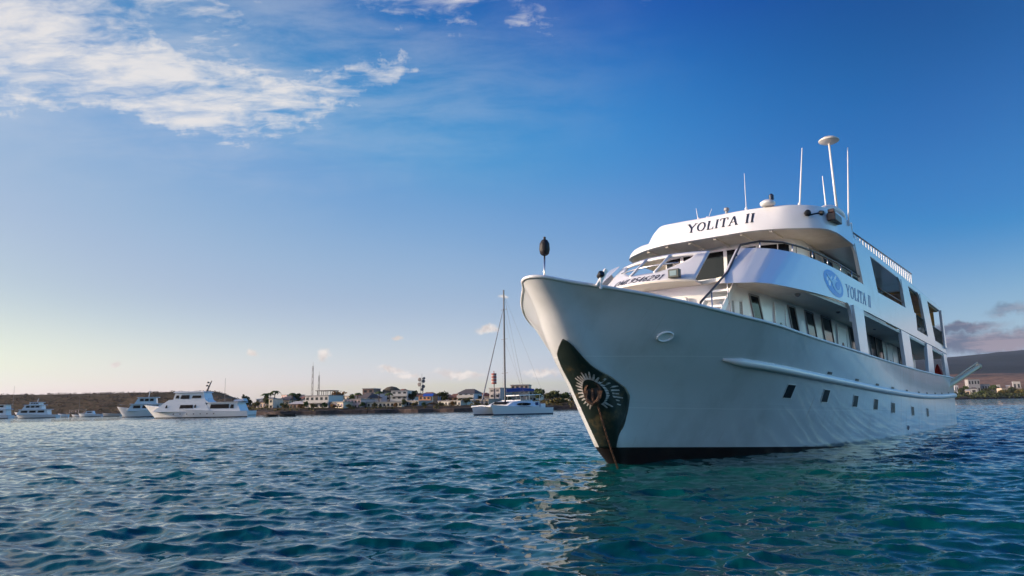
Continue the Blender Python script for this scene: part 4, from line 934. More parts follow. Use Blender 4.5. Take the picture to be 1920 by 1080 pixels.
def build_land():
    Xs = np.concatenate([np.linspace(-900, -200, 110), np.linspace(-196, 80, 190), np.linspace(84, 600, 140)[0:], np.linspace(615, 3600, 110)])
    sv = np.concatenate([[-6, -2, -.5, .5, 1.5, 3, 5, 8, 12, 17, 24, 32, 42, 55, 70, 90, 115, 145, 180, 230, 290, 360, 440, 540, 660, 800], np.linspace(950, 4200, 30)])
    XX, SS = np.meshgrid(Xs, sv, indexing='ij'); YY = shore_y(XX) + SS
    ZZ = land_z(XX, YY); n0, n1 = XX.shape
    idx = np.arange(n0 * n1).reshape(n0, n1)
    b_ = MB(); b_.v = [tuple(p) for p in np.stack([XX.ravel(), YY.ravel(), ZZ.ravel()], -1)]
    b_.f = np.stack([idx[:-1, :-1], idx[1:, :-1], idx[1:, 1:], idx[:-1, 1:]], -1).reshape(-1, 4).tolist(); b_.mi = [0] * len(b_.f)
    m = bpy.data.materials.new('land_ground'); m.use_nodes = True; n = NT(m.node_tree)
    b = next(x for x in n.n if x.type == 'BSDF_PRINCIPLED'); b.inputs['Roughness'].default_value = .95; b.inputs['Specular IOR Level'].default_value = .1
    g = n.new('ShaderNodeNewGeometry').outputs['Position']; px, py, pz = n.xyz(g)
    nz = n.noise(g, .05, 6, .6); nz2 = n.noise(g, .35, 5, .65); nz3 = n.noise(g, .008, 6, .6)
    rock = n.mix(n.ramp(nz2, .35, .65), c4((.020, .016, .014)), c4((.075, .055, .042)))
    scrub = n.mix(n.ramp(nz2, .35, .65), c4((.045, .036, .018)), c4((.13, .085, .045)))
    dry = n.mix(n.ramp(nz, .35, .65), c4((.15, .075, .04)), c4((.32, .17, .095)))
    shaded_wood = n.mix(n.ramp(nz3, .35, .65), c4((.007, .013, .017)), c4((.015, .021, .024)))  # upland forest, cloud shadow put into its dark colour
    c = n.mix(n.ramp(pz, .9, 2.4), rock, scrub)
    c = n.mix(n.m('MULTIPLY', n.ramp(pz, 10, 24), n.ramp(py, 700, 900)), c, dry)
    c = n.mix(n.ramp(n.m('ADD', pz, n.m('MULTIPLY', n.m('SUBTRACT', nz3, .5), 90)), 55, 85), c, shaded_wood)
    n.l.new(c, b.inputs['Base Color'])
    o = b_.build('land', m, smooth='all', recalc=False); o['kind'] = 'structure'
build_land()
def build_haze():
    b_ = MB(); b_.box(-7600, 7600, -7600, 7600, -8, 420); o = b_.build('haze', []); o['kind'] = 'stuff'; o['label'] = 'thin sea haze'; o['category'] = 'haze'
    m = bpy.data.materials.new('haze_air'); m.use_nodes = True; n = NT(m.node_tree); n.n.clear()
    out = n.new('ShaderNodeOutputMaterial'); v = n.new('ShaderNodeVolumePrincipled')
    v.inputs['Color'].default_value = (.68, .80, 1.0, 1); v.inputs['Density'].default_value = HAZE
    n.l.new(v.outputs[0], out.inputs['Volume']); o.data.materials.append(m)
HAZE = .00003
build_haze()
def gz(x, y): return float(land_z(np.array([x], float), np.array([y], float))[0])

# ------------------------------------------------------------------ vegetation
def leafmat(name, a, b): return mat(name, a, .9, b, .8, lo=.35, hi=.65, spec=.15)
LEAF = [leafmat('olive_leaf', (.09, .078, .028), (.17, .14, .05)), leafmat('green_leaf', (.045, .075, .024), (.10, .125, .04)), leafmat('dark_leaf', (.035, .045, .02), (.075, .085, .035)), leafmat('rusty_leaf', (.16, .09, .035), (.25, .15, .06))]
BARK = mat('bark', (.09, .065, .045), .9, (.05, .035, .025), 3)
def leaf_cards(b_, c, r, n, size, rng):
    for _ in range(n):
        d = rng.normal(size=3); d /= np.linalg.norm(d); p = np.array(c) + d * np.array(r) * rng.random() ** .45
        u = rng.normal(size=3); u /= np.linalg.norm(u); v = np.cross(u, rng.normal(size=3)); v /= np.linalg.norm(v); s_ = size * (.6 + .8 * rng.random())
        b_.add([p - u * s_ - v * s_ * .5, p + u * s_ - v * s_ * .5, p + u * s_ * .7 + v * s_ * .6, p - u * s_ * .6 + v * s_ * .5], [(0, 1, 2, 3)])
def tree(name, label, x, y, hgt, wid, leaf, seed, group=None, z=None):
    rng = np.random.default_rng(seed); z = gz(x, y) - .2 if z is None else z
    t = thing(name, label, 'tree', (x, y, z), 0, group)
    b_ = MB(); b_.tube([(0, 0, 0), (.1 * hgt * .2, 0, hgt * .35), (0, .1, hgt * .6)], [.05 * hgt, .035 * hgt, .015 * hgt], 6)
    cl = []
    for i in range(7):
        a = rng.random() * 6.28; rr = wid * .32 * (.3 + rng.random()); p = (rr * math.cos(a), rr * math.sin(a), hgt * (.48 + .42 * rng.random())); cl.append(p)
        b_.tube([(0, 0, hgt * .4), p], [.02 * hgt, .006 * hgt], 4)
    b_.build('trunk', BARK, t)
    b_ = MB()
    for p in cl: leaf_cards(b_, p, (wid * .27, wid * .27, hgt * .17), 55, .06 * max(hgt, wid), rng)
    leaf_cards(b_, (0, 0, hgt * .62), (wid * .42, wid * .42, hgt * .25), 90, .06 * max(hgt, wid), rng)
    b_.build('crown', LEAF[leaf], t, recalc=False); return t
def palm(label, x, y, hgt, seed, z=None, group='palms in the town'):
    rng = np.random.default_rng(seed); z = gz(x, y) - .2 if z is None else z
    t = thing('palm_tree', label, 'palm', (x, y, z), rng.random() * 6, group)
    b_ = MB(); b_.tube([(0, 0, 0), (.25, 0, hgt * .5), (.1, 0, hgt)], [.22, .16, .12], 6); b_.build('trunk', BARK, t)
    b_ = MB()
    for i in range(15):
        a = i * 2.4 + rng.random() * .4; L_ = hgt * .36 * (.8 + .4 * rng.random()); up = .5 * rng.random()
        pts = [(.1 + L_ * s_ * math.cos(a), L_ * s_ * math.sin(a), hgt + L_ * (up * s_ - (.55 + up) * s_ * s_)) for s_ in np.linspace(0, 1, 6)]
        w_ = [.05, .32, .38, .32, .2, .03]; nx, ny = -math.sin(a), math.cos(a)
        b_.grid([[(p[0] - nx * q, p[1] - ny * q, p[2] - .12 * q) for p, q in zip(pts, w_)], pts, [(p[0] + nx * q, p[1] + ny * q, p[2] - .12 * q) for p, q in zip(pts, w_)]])
    b_.build('crown', LEAF[1], t, recalc=False); return t
def X(px, Y, py=765): return at(px, py, Y).x
def Z(px, py, Y): return at(px, py, Y).z

# ------------------------------------------------------------------ town houses
PAL = {'white': (.62, .58, .52), 'cream': (.70, .60, .46), 'pink': (.64, .45, .40), 'grey': (.40, .37, .36), 'orange': (.62, .30, .15), 'blue': (.46, .47, .50), 'brown': (.26, .17, .13), 'tan': (.55, .42, .31)}
def wallmat(c): return mat('wall_' + c, PAL[c], .85, tuple(v * .75 for v in PAL[c]), .35, lo=.45, hi=.8)
ROOFM = {'flat': mat('roof_flat', (.34, .32, .30), .9), 'tile': mat('roof_tile', (.24, .10, .06), .85, (.15, .07, .045), .8), 'tin': mat('roof_tin', (.55, .50, .44), .5, (.40, .33, .26), .6), 'thatch': mat('roof_thatch', (.10, .08, .05), .95, (.06, .045, .03), 2), 'dark': mat('roof_dark', (.09, .075, .07), .85)}
WIN = mat('house_window', (.03, .032, .036), .2)
HR = np.random.default_rng(21)
def house(px0, px1, pyt, Y, colour, label, roof='flat', storeys=2, cols=3, depth=9, name='house', balcony=False, base=None, rise=1.4, terrace=None):
    x0, x1 = X(px0, Y), X(px1, Y); xc = (x0 + x1) / 2; w_ = (x1 - x0) / 2
    z0 = (gz(xc, Y) if base is None else base) - .6; zt = Z((px0 + px1) / 2, pyt, Y); h = zt - z0
    t = thing(name, label, 'building', (xc, Y, z0), HR.uniform(-.62, -.12) if w_ < 5 else HR.uniform(-.34, -.08), 'buildings along the shore')
    body = h - (rise if roof in ('tile', 'tin', 'thatch', 'dark') else .25)
    b_ = MB(); b_.box(-w_, w_, 0, depth, 0, body); b_.build('wall', wallmat(colour), t)
    b_ = MB(); ov = .45
    if roof == 'flat':
        b_.box(-w_ - .2, w_ + .2, -.25, depth + .2, body + .002, body + .25)
    elif roof in ('tile', 'dark'):
        b_.add([(-w_ - ov, -ov, body), (w_ + ov, -ov, body), (w_ + ov, depth + ov, body), (-w_ - ov, depth + ov, body), (-w_ * .55, depth * .5, body + rise), (w_ * .55, depth * .5, body + rise)], [(3, 2, 1, 0), (0, 1, 5, 4), (2, 3, 4, 5), (1, 2, 5), (3, 0, 4)])
    elif roof == 'tin':
        b_.add([(-w_ - ov, -ov, body), (w_ + ov, -ov, body), (w_ + ov, depth + ov, body), (-w_ - ov, depth + ov, body), (-w_ - ov, depth * .6, body + rise), (w_ + ov, depth * .6, body + rise)], [(3, 2, 1, 0), (0, 1, 5, 4), (2, 3, 4, 5), (1, 2, 5), (3, 0, 4)])
    else:
        b_.lathe((0, depth / 2, body), (0, 0, 1), [(w_ * 1.12, 0), (w_ * 1.0, rise * .45), (w_ * .55, rise * .85), (.1, rise)], 14)
    b_.build('roof', ROOFM[roof], t)
    sh = body / storeys; cw = 2 * w_ / cols
    for s_ in range(storeys):
        for c in range(cols):
            xm = -w_ + cw * (c + .5); ww = cw * .27; zb = s_ * sh + sh * .36; zz = s_ * sh + sh * .80
            b_ = MB(); b_.box(xm - ww, xm + ww, -.035, .02, zb, zz); b_.build('window', WIN, t)
        if balcony and s_ > 0:
            b_ = MB(); b_.box(-w_ - .1, w_ + .1, -1.1, -.003, s_ * sh - .1, s_ * sh + .08); b_.box(-w_ - .1, w_ + .1, -1.1, -1.02, s_ * sh + .08, s_ * sh + .85); b_.build('balcony', wallmat('white'), t)
    if terrace:
        a, c, hh = terrace; b_ = MB()
        for xx_ in np.linspace(-w_ + 2 * w_ * a, -w_ + 2 * w_ * c, 4): b_.box(xx_ - .08, xx_ + .08, 1, 1.16, body + .25, body + hh); b_.box(xx_ - .08, xx_ + .08, 5, 5.16, body + .25, body + hh)
        b_.box(-w_ + 2 * w_ * a - .5, -w_ + 2 * w_ * c + .5, .5, 6, body + hh, body + hh + .22); b_.build('roof_terrace', ROOFM['dark'], t)
    return t
house(517, 543, 743, 262, 'tan', 'low tan house with dark hipped roof left of the long bright tin shed', 'dark', 1, 3)
house(540, 572, 752, 246, 'brown', 'long shed with bright sunlit tin roof left of the white terrace house', 'tin', 1, 4, 7, 'shed', rise=1.0)
house(569, 618, 741, 240, 'white', 'white house with shaded roof terrace below the two radio masts', 'flat', 2, 5, 10, balcony=True, terrace=(.45, 1.0, 1.6))
house(615, 648, 753, 238, 'cream', 'low cream shore house left of the long pink one', 'flat', 1, 4, 8)
house(643, 678, 748, 240, 'pink', 'long pink house with a row of arched windows on the shore', 'flat', 2, 5, 9)
house(679, 700, 728, 282, 'brown', 'tall dark brown flat topped block behind the white gabled house', 'flat', 3, 2)
house(668, 690, 736, 262, 'white', 'white gabled house in front of the brown block', 'dark', 2, 2, rise=2.0)
house(703, 736, 724, 286, 'tan', 'building under a round thatched roof, tallest in the middle of town', 'thatch', 3, 3, rise=2.6)
house(733, 764, 732, 264, 'white', 'white three storey house with balconies right of the thatched roof', 'flat', 3, 3, balcony=True)
house(686, 755, 753, 240, 'cream', 'long low cream hall with a pillared front on the waterfront', 'flat', 1, 9, 7, 'hall')
house(757, 788, 751, 243, 'grey', 'low grey house between the cream hall and the blue awning', 'flat', 1, 4, 8)
house(784, 808, 735, 262, 'orange', 'orange house with tiled roof beneath the dish tower', 'tile', 2, 3)
house(806, 822, 738, 268, 'blue', 'small pale blue house right of the orange one', 'flat', 2, 2)
house(817, 868, 751, 240, 'white', 'long low white house by the water left of the catamaran', 'flat', 1, 7, 8)
house(840, 859, 738, 268, 'orange', 'small orange house with tiled roof behind the long white one', 'tile', 2, 2)
house(858, 890, 729, 262, 'blue', 'pale blue three storey house with gabled top left of the catamaran mast', 'dark', 3, 3, balcony=True, rise=1.6)
house(890, 918, 748, 258, 'tan', 'tan shore house half hidden behind the catamaran bow', 'flat', 1, 3)
house(916, 940, 727, 276, 'grey', 'grey block standing under the red and white tank', 'flat', 3, 2)
house(958, 992, 721, 282, 'tan', 'tan flat roofed building above the catamaran blue canopy', 'flat', 4, 4)
house(1058, 1078, 736, 278, 'white', 'white house among the bushes close to the big yacht bow', 'tin', 2, 2, rise=.8)
house(478, 496, 745, 300, 'white', 'small white house by the first palms of the town', 'tin', 2, 2, rise=.8)
house(503, 512, 747, 252, 'cream', 'narrow bright cream house between two palms', 'flat', 2, 1, 6)
for (px0, px1, pyt, Y, colour, lb, roof, st, cols) in ((484, 500, 747, 274, 'tan', 'small tan house behind the leftmost palms', 'dark', 1, 2), (524, 540, 740, 300, 'pink', 'faded pink house on the rise behind the tan house', 'flat', 2, 2), (552, 568, 742, 292, 'white', 'white house on the rise behind the bright shed', 'tile', 2, 2),
        (640, 656, 742, 290, 'cream', 'cream house on the rise behind the long pink one', 'flat', 2, 2), (656, 670, 739, 296, 'orange', 'orange walled house on the rise left of the gabled house', 'tile', 2, 2), (690, 704, 737, 268, 'blue', 'pale blue house squeezed left of the thatched building', 'flat', 2, 2),
        (738, 752, 729, 292, 'cream', 'cream top storey showing behind the balconied house', 'tile', 3, 2), (764, 780, 737, 286, 'white', 'white house behind the dark round tree', 'tile', 2, 2), (822, 842, 739, 290, 'pink', 'pink house behind the wide dark tree', 'dark', 2, 3),
        (889, 905, 736, 284, 'white', 'white house on the rise behind the catamaran forestay', 'tile', 2, 2), (938, 958, 733, 292, 'pink', 'pink house between the grey block and the tan flat roofed one', 'tile', 3, 2), (992, 1006, 733, 286, 'cream', 'cream house at the right end of the town', 'flat', 2, 2)):
    house(px0, px1, pyt, Y, colour, lb, roof, st, cols)
# blue awning
t = thing('awning', 'bright blue sloping awning on posts in front of the orange house', 'awning', (X(802, 246), 246, gz(X(802, 246), 246)))
b_ = MB(); b_.add([(-1.7, 0, 3.0), (1.7, 0, 3.0), (1.7, 3, 3.9), (-1.7, 3, 3.9), (-1.7, 0, 3.1), (1.7, 0, 3.1), (1.7, 3, 4.0), (-1.7, 3, 4.0)], [(0, 3, 2, 1), (4, 5, 6, 7), (0, 1, 5, 4), (1, 2, 6, 5), (2, 3, 7, 6), (3, 0, 4, 7)]); b_.build('canopy', mat('blue_sheet', (.03, .10, .40), .6), t)
for x in (-1.6, 1.6): b_ = MB(); b_.tube([(x, .1, 0), (x, .1, 3.0)], .06, 6); b_.build('post', STEEL, t)
# sea wall in stretches
def wall_run(px0, px1, label, seed):
    rng = np.random.default_rng(seed); b_ = MB(); xs_ = np.linspace(X(px0, 226), X(px1, 226), 24); rows = []
    lo, hi, bk = [], [], []
    for x in xs_:
        y = float(shore_y(x)) - .6; h = .95 + .25 * rng.random()
        lo.append((x, y - .4, -1)); hi.append((x, y, h)); bk.append((x, y + 1.6, h + .05))
    b_.grid([lo, hi, bk, [(p[0], p[1] + .1, -1) for p in bk]]); tag(b_.build('sea_wall', mat('sea_wall_stone', (.075, .052, .045), .95, (.03, .022, .02), .9, bump=.5, bscale=2)), label, 'wall', 'sea walls of the town')
wall_run(476, 690, 'dark reddish stone sea wall below the white terrace house and pink house', 4)
wall_run(692, 1000, 'dark reddish stone sea wall below the cream hall, running behind the catamaran', 6)
# masts
def lattice(px, pyb, pyt, Y, w_, label, mats_, dishes=()):
    x = X(px, Y); z0 = gz(x, Y) - .5; h = Z(px, pyt, Y) - z0
    t = thing('radio_mast', label, 'radio mast', (x, Y, z0), 0)
    b_ = MB(); r_ = w_
    for sx, sy in ((-1, -1), (1, -1), (0, 1)): b_.tube([(sx * r_, sy * r_, 0), (sx * r_ * .5, sy * r_ * .5, h)], .07, 5)
    nb = max(4, int(h / 2.5))
    for i in range(nb):
        za, zb = h * i / nb, h * (i + 1) / nb; ka, kb = r_ * (1 - .5 * i / nb), r_ * (1 - .5 * (i + 1) / nb)
        b_.tube([(-ka, -ka, za), (kb, -kb, zb)], .04, 4); b_.tube([(ka, -ka, za), (0, kb, zb)], .04, 4); b_.tube([(0, ka, za), (-kb, -kb, zb)], .04, 4)
    b_.tube([(0, 0, h), (0, 0, h + 1.5)], .05, 5)
    b_.build('lattice', mats_, t)
    for (u, v, r2) in dishes:
        b_ = MB(); b_.lathe((u, -w_ - .2, h * v), (u * .6, -1, 0), [(.1, -.3), (r2 * .8, -.1), (r2, .12), (r2 * .9, .14)], 12); b_.tube([(u, -w_ * .5, h * v), (u, -w_ - .3, h * v)], .06, 5); b_.build('dish', mat('dish_grey', (.12, .11, .11), .6), t, smooth=True)
    return t
MG = mat('mast_grey', (.20, .17, .16), .6)
lattice(585, 745, 686, 300, .45, 'taller of the two thin radio masts above the white terrace house', MG)
lattice(597, 745, 704, 300, .40, 'shorter of the two thin radio masts above the white terrace house', MG)
lattice(791, 740, 708, 275, .75, 'dark lattice tower hung with round dishes above the orange house', mat('mast_dark', (.05, .045, .045), .7), ((-.7, .92, .75), (.7, .86, .65), (-.8, .74, .8), (.6, .66, .7), (.9, .97, .5), (.2, .55, .6)))
# red and white tank on its pole
x = X(927, 276); t = thing('water_tank', 'red and white striped tank on a pole beside the catamaran mast', 'tank', (x, 276, gz(x, 276)))
h = Z(927, 720, 276) - gz(x, 276); ht = Z(927, 700, 276) - Z(927, 720, 276)
b_ = MB(); b_.tube([(0, 0, 0), (0, 0, h)], .18, 8); b_.build('pole', MG, t)
b_ = MB(); RW = [mat('tank_red', (.32, .06, .045), .6), mat('tank_white', (.42, .33, .30), .6)]
for i in range(7): b_.lathe((0, 0, h + ht * i / 7), (0, 0, 1), [(.8, 0), (.98, .02), (.98, ht / 7 - .03), (.8, ht / 7 - .01)], 14, i % 2)
b_.tube([(0, 0, h + ht), (0, 0, h + ht + .9)], .15, 6); b_.build('tank', RW, t)
# trees
TREES = [(632, 734, 252, 30, 3, 'broad olive brown tree right of the white terrace house'), (462, 740, 300, 16, 2, 'dark tree at the left end of the town'), (500, 742, 262, 13, 1, 'green bush like tree left of the narrow cream house'),
         (556, 738, 268, 16, 2, 'dark tree behind the bright tin roofed shed'), (773, 733, 266, 16, 2, 'dark round tree between the white three storey house and orange house'), (834, 735, 258, 24, 2, 'wide dark green tree behind the long low white house'),
         (811, 754, 243, 15, 3, 'yellow olive bush by the blue awning'), (874, 746, 240, 16, 0, 'olive tree on the shore left of the catamaran'), (697, 746, 254, 12, 3, 'rusty leaved tree behind the cream hall'),
         (1012, 728, 262, 20, 1, 'green tree right of the catamaran stern'), (1032, 733, 258, 34, 2, 'broad dark tree mass right of the catamaran'), (1056, 735, 262, 30, 1, 'green tree left of the big yacht bow plate'), (1078, 742, 256, 28, 2, 'dark tree partly behind the big yacht bow'),
         (1043, 748, 246, 40, 0, 'low olive tree by the water right of the catamaran'), (1090, 740, 268, 34, 1, 'tree behind the bow of the big yacht'), (480, 752, 250, 16, 0, 'low olive bush left of the small white houses'), (660, 740, 272, 14, 1, 'green tree behind the pink house'), (530, 755, 244, 12, 1, 'small green bush below the tan house'), (900, 740, 266, 16, 2, 'dark tree behind the catamaran forestay')]
for i, (px, py, Y, wpx, lf, lb) in enumerate(TREES):
    x = X(px, Y); z0 = gz(x, Y) - .2; hgt = Z(px, py, Y) - z0
    tree('tree', lb, x, Y, hgt, wpx * Y / 1350, lf, 40 + i, 'trees in the town')
MORE = [(573, 752, 236, 9, 1, 'small green tree at the left corner of the white terrace house'), (588, 757, 232, 12, 0, 'low olive bush before the white terrace house'), (608, 755, 233, 11, 1, 'green bush at the right end of the terrace house front'),
        (626, 758, 230, 14, 3, 'rusty bush before the cream shore house'), (654, 757, 232, 12, 0, 'olive bush before the long pink house'), (680, 752, 234, 11, 1, 'green tree between pink house and cream hall'), (702, 754, 232, 9, 0, 'small olive tree before the cream hall, left'),
        (742, 754, 232, 10, 3, 'small rusty tree before the cream hall, right'), (758, 748, 236, 12, 2, 'dark tree at the right end of the cream hall'), (776, 756, 234, 13, 0, 'olive bush before the low grey house'), (794, 758, 232, 10, 1, 'green bush below the blue awning'),
        (828, 758, 232, 12, 0, 'olive bush before the left end of the long white house'), (850, 757, 232, 13, 3, 'rusty bush before the right end of the long white house'), (862, 747, 240, 11, 1, 'green tree between the long white and pale blue houses'), (892, 752, 236, 14, 0, 'olive tree just left of the catamaran bow'),
        (535, 758, 232, 13, 0, 'olive bush before the tan house'), (564, 760, 232, 12, 3, 'rusty bush before the bright shed'), (748, 734, 276, 12, 1, 'green tree behind the balconied house'), (815, 738, 276, 12, 2, 'dark tree beside the pale blue small house'), (952, 742, 262, 14, 1, 'green tree between grey block and flat roofed building')]
for i, (px, py, Y, wpx, lf, lb) in enumerate(MORE):
    x = X(px, Y); z0 = gz(x, Y) - .2; hgt = max(2.0, Z(px, py, Y) - z0)
    tree('tree', lb, x, Y, hgt, wpx * Y / 1350, lf, 240 + i, 'trees in the town')
for i, (px, py, Y, lb) in enumerate(((497, 738, 256, 'palm just left of the narrow cream house'), (515, 733, 262, 'tallest palm at the left end of the town'), (505, 737, 270, 'slim palm behind the narrow cream house'), (548, 737, 258, 'palm rising behind the bright tin roofed shed'), (711, 734, 250, 'palm in front of the thatched building'), (729, 737, 246, 'palm before the cream hall, left of the balconied house'), (671, 737, 256, 'palm by the white gabled house'), (882, 745, 244, 'short palm left of the catamaran forestay'))):
    x = X(px, Y); palm(lb, x, Y, Z(px, py, Y) - gz(x, Y) + .2, 80 + i)
# scrub: uncountable bush cover on the left bluff and on the right shore
def scrub(name, pts, leaf, size, rng, n, parent=None):
    b_ = MB()
    for x, y, s_ in pts:
        z = gz(x, y); leaf_cards(b_, (x, y, z + s_ * .45), (s_ * 1.1, s_ * 1.1, s_ * .6), n, size * s_, rng)
    o = b_.build(name, leaf, recalc=False); o['kind'] = 'stuff'; o['label'] = 'low scrub covering the ground'; o['category'] = 'scrub'; return o
rng = np.random.default_rng(5)
pts = []
for _ in range(900):
    x = rng.uniform(-480, -110); s_ = rng.random() ** 1.2 * 75; pts.append((x, float(shore_y(x)) + 2 + s_, rng.uniform(.8, 1.9)))
o = scrub('bluff_scrub', pts, mat('dry_scrub', (.12, .075, .045), .95, (.075, .05, .028), .12), .17, rng, 26); o['label'] = 'dry brown scrub over the low bluff on the left'
pts = []
for _ in range(620):
    x = rng.uniform(370, 760); s_ = rng.random() ** 1.4 * 130; pts.append((x, float(shore_y(x)) + 1 + s_, rng.uniform(1.2, 4.2)))
o = scrub('shore_bushes', pts, LEAF[2], .30, rng, 14); o['label'] = 'dark green bushes along the right hand shore'
pts = []
for _ in range(420):
    x = rng.uniform(-95, 40); s_ = rng.random() ** 1.2 * 60; pts.append((x, float(shore_y(x)) + 2 + s_, rng.uniform(.4, 1.1)))
o = scrub('town_shrubs', pts, LEAF[0], .30, rng, 12); o['label'] = 'low shrubs between the houses of the town'
# right-hand shore: houses and trees
PAL['cloud_shaded'] = (.34, .33, .32)  # white walls dimmed to grey, cloud shadow put into the colour
for (px0, px1, pyt, Y, colour, lb, roof, st, cols) in ((1822, 1842, 711, 900, 'cloud_shaded', 'white two storey villa with veranda on the right shore', 'flat', 2, 4), (1842, 1860, 720, 905, 'cloud_shaded', 'low white wing beside the white villa', 'flat', 1, 4), (1815, 1822, 730, 760, 'tan', 'small tan hut below the white villa', 'tin', 1, 1),
        (1825, 1835, 726, 770, 'cloud_shaded', 'white arched hut below the villa', 'dark', 1, 1), (1795, 1801, 722, 880, 'blue', 'small bluish house just right of the yacht stern', 'flat', 1, 2), (1875, 1880, 721, 890, 'cloud_shaded', 'tiny white house right of the villa', 'flat', 1, 1), (1892, 1898, 722, 890, 'tan', 'tiny cream house near the right edge', 'tin', 1, 1), (1906, 1918, 715, 960, 'cloud_shaded', 'pale house at the right edge of the picture', 'flat', 1, 2), (1884, 1920, 727, 800, 'tan', 'long tan wall like building low on the right shore', 'flat', 1, 8)):
    house(px0, px1, pyt, Y, colour, lb, roof, st, cols, 10, rise=1.5, base=gz(X(px0, Y, 740), Y))
for i, (px, py, Y, wpx, lf) in enumerate(((1803, 727, 740, 14, 2), (1812, 722, 860, 12, 1), (1850, 728, 720, 16, 2), (1866, 722, 820, 14, 1), (1880, 731, 712, 18, 0), (1900, 726, 730, 20, 2), (1915, 729, 715, 18, 0), (1838, 733, 700, 18, 1))):
    x = X(px, Y, 740); z0 = gz(x, Y) - .4; hgt = max(4, Z(px, py, Y) - z0)
    tree('tree', ['dark tree nearest the yacht stern on the right shore', 'green tree behind the bluish house', 'dark tree below the villa wing', 'green tree right of the villa', 'olive tree at the water right of the huts', 'broad dark tree near the right edge', 'olive tree at the right edge by the water', 'green tree between the huts and the water'][i], x, Y, hgt, wpx * Y / 1350, lf, 140 + i, 'trees on the right shore')

# ------------------------------------------------------------------ other boats (local frame: bow towards -x, so they lie as in the photograph)
BW = mat('boat_white', (.72, .72, .72), .3, coat=.2)
BDK = mat('boat_bottom', (.02, .025, .03), .5)
def mini_hull(L, B, hb_, hs, rake, flare=.25, mats_=None, parent=None, chine=0):
    b_ = MB(); us_ = [0, .02, .05, .1, .17, .26, .38, .52, .7, .88, 1]
    for sg in (1, -1):
        rows = []
        for k, lv in enumerate((-.6, 0, .22, .5, 1.0)):
            row = []
            for u in us_:
                top_ = hs + (hb_ - hs) * (1 - u) ** 2; z = lv if k < 3 else .22 + (top_ - .22) * ((lv - .22) / .78)
                x = -L / 2 + L * u + (1 - u) ** 2 * rake * (1 - max(z, 0) / hb_)
                f = (1 - (1 - min(u / .55, 1)) ** 2) ** .75; wfl = .72 + .28 * (max(z, 0) / hb_) ** .8
                row.append((x, sg * B / 2 * f * (wfl if u < .8 else wfl * .5 + .5) * (.96 if u > .9 else 1), z))
            rows.append(row)
        n0 = len(b_.f); b_.grid(rows)
        for i in range(n0, len(b_.f)): b_.mi[i] = 1 if (i - n0) // (len(us_) - 1) < 2 else 0
        if sg == 1: tops = rows[-1]; sides = [r[-1] for r in rows]
        else: tops2 = rows[-1]; sides2 = [r[-1] for r in rows]
    b_.grid([[(p[0], p[1], p[2] - .02) for p in tops], [(p[0], p[1], p[2] - .02) for p in tops2]]); b_.grid([sides, sides2])
    return b_.build('hull', mats_ or [BW, BDK], parent, smooth=True)
def cabin(parent, prof, y, name='cabin', m=BW, taper=.85):
    """prof: side outline [(x, z)...]; y half width"""
    b_ = MB(); zs = [p[1] for p in prof]; z0, z1 = min(zs), max(zs)
    k = lambda z: y * (1 - (1 - taper) * (z - z0) / max(z1 - z0, .01)); n = len(prof)
    b_.add([(x, -k(z), z) for x, z in prof] + [(x, k(z), z) for x, z in prof], [tuple(range(n)), tuple(range(n, 2 * n))[::-1]] + [(i, n + i, n + (i + 1) % n, (i + 1) % n) for i in range(n)])
    return b_.build(name, m, parent)
def win(parent, x0, x1, z0, z1, y, rake=.25, name='window'):
    b_ = MB()
    for sg in (1, -1): b_.hexa([(x0, sg * y, z0), (x1, sg * y, z0), (x1 + rake * 0, sg * y, z1), (x0 + rake, sg * y, z1)], [(x0, sg * (y + .03), z0), (x1, sg * (y + .03), z0), (x1, sg * (y + .03), z1), (x0 + rake, sg * (y + .03), z1)])
    return b_.build(name, GLASS, parent)
def rail(parent, pts, hgt, name='rail', m=STEEL, step=1.2, r=.02):
    b_ = MB(); pts = [Vector(p) for p in pts]; b_.tube([p + Vector((0, 0, hgt)) for p in pts], r, 5)
    for a, c in zip(pts[:-1], pts[1:]):
        k = max(1, int((c - a).length / step))
        for i in range(k + 1): q = a.lerp(c, i / k); b_.tube([q, q + Vector((0, 0, hgt))], r * .8, 4)
    return b_.build(name, m, parent)
# 1  long white motor yacht, centre left
Y1 = 178; xb, xe = X(266, Y1, 782), X(474, Y1, 782); L1 = xe - xb
t = thing('moored_yacht', 'long pale motor yacht with a raked dark mast, largest boat on the left', 'yacht', ((xb + xe) / 2, Y1, 0), R(-3))
mini_hull(L1, 6.2, 3.3, 1.5, 3.0, parent=t)
k1 = L1 / 213.0      # metres per photo pixel
def P1(px, py): return ((px - 370) * k1, (782 - py) * k1)
cabin(t, [P1(292, 770), P1(300, 763), P1(312, 754), P1(330, 753), P1(392, 753), P1(404, 770)], 2.6, 'main_cabin', taper=.9)
cabin(t, [P1(312, 754), P1(321, 748), P1(330, 747), P1(333, 734), P1(388, 734), P1(392, 748), P1(400, 754)], 2.3, 'upper_cabin', taper=.88)
cabin(t, [P1(330, 734.4), P1(334, 731.5), P1(388, 732.5), P1(391, 734.4)], 2.5, 'roof', taper=.95)
cabin(t, [P1(395, 770), P1(398, 754.5), P1(455, 754.5), P1(462, 770)], 2.5, 'aft_cabin', taper=.95)
cabin(t, [P1(398, 754.4), P1(400, 753.2), P1(458, 753.2), P1(460, 754.4)], 2.7, 'aft_roof', taper=1)
win(t, *(P1(344, 0)[0], P1(370, 0)[0]), P1(0, 764)[1], P1(0, 757.5)[1], 2.52); win(t, P1(372, 0)[0], P1(376, 0)[0], P1(0, 763)[1], P1(0, 757.5)[1], 2.52); win(t, P1(316, 0)[0], P1(320, 0)[0], P1(0, 763)[1], P1(0, 757.5)[1], 2.5)
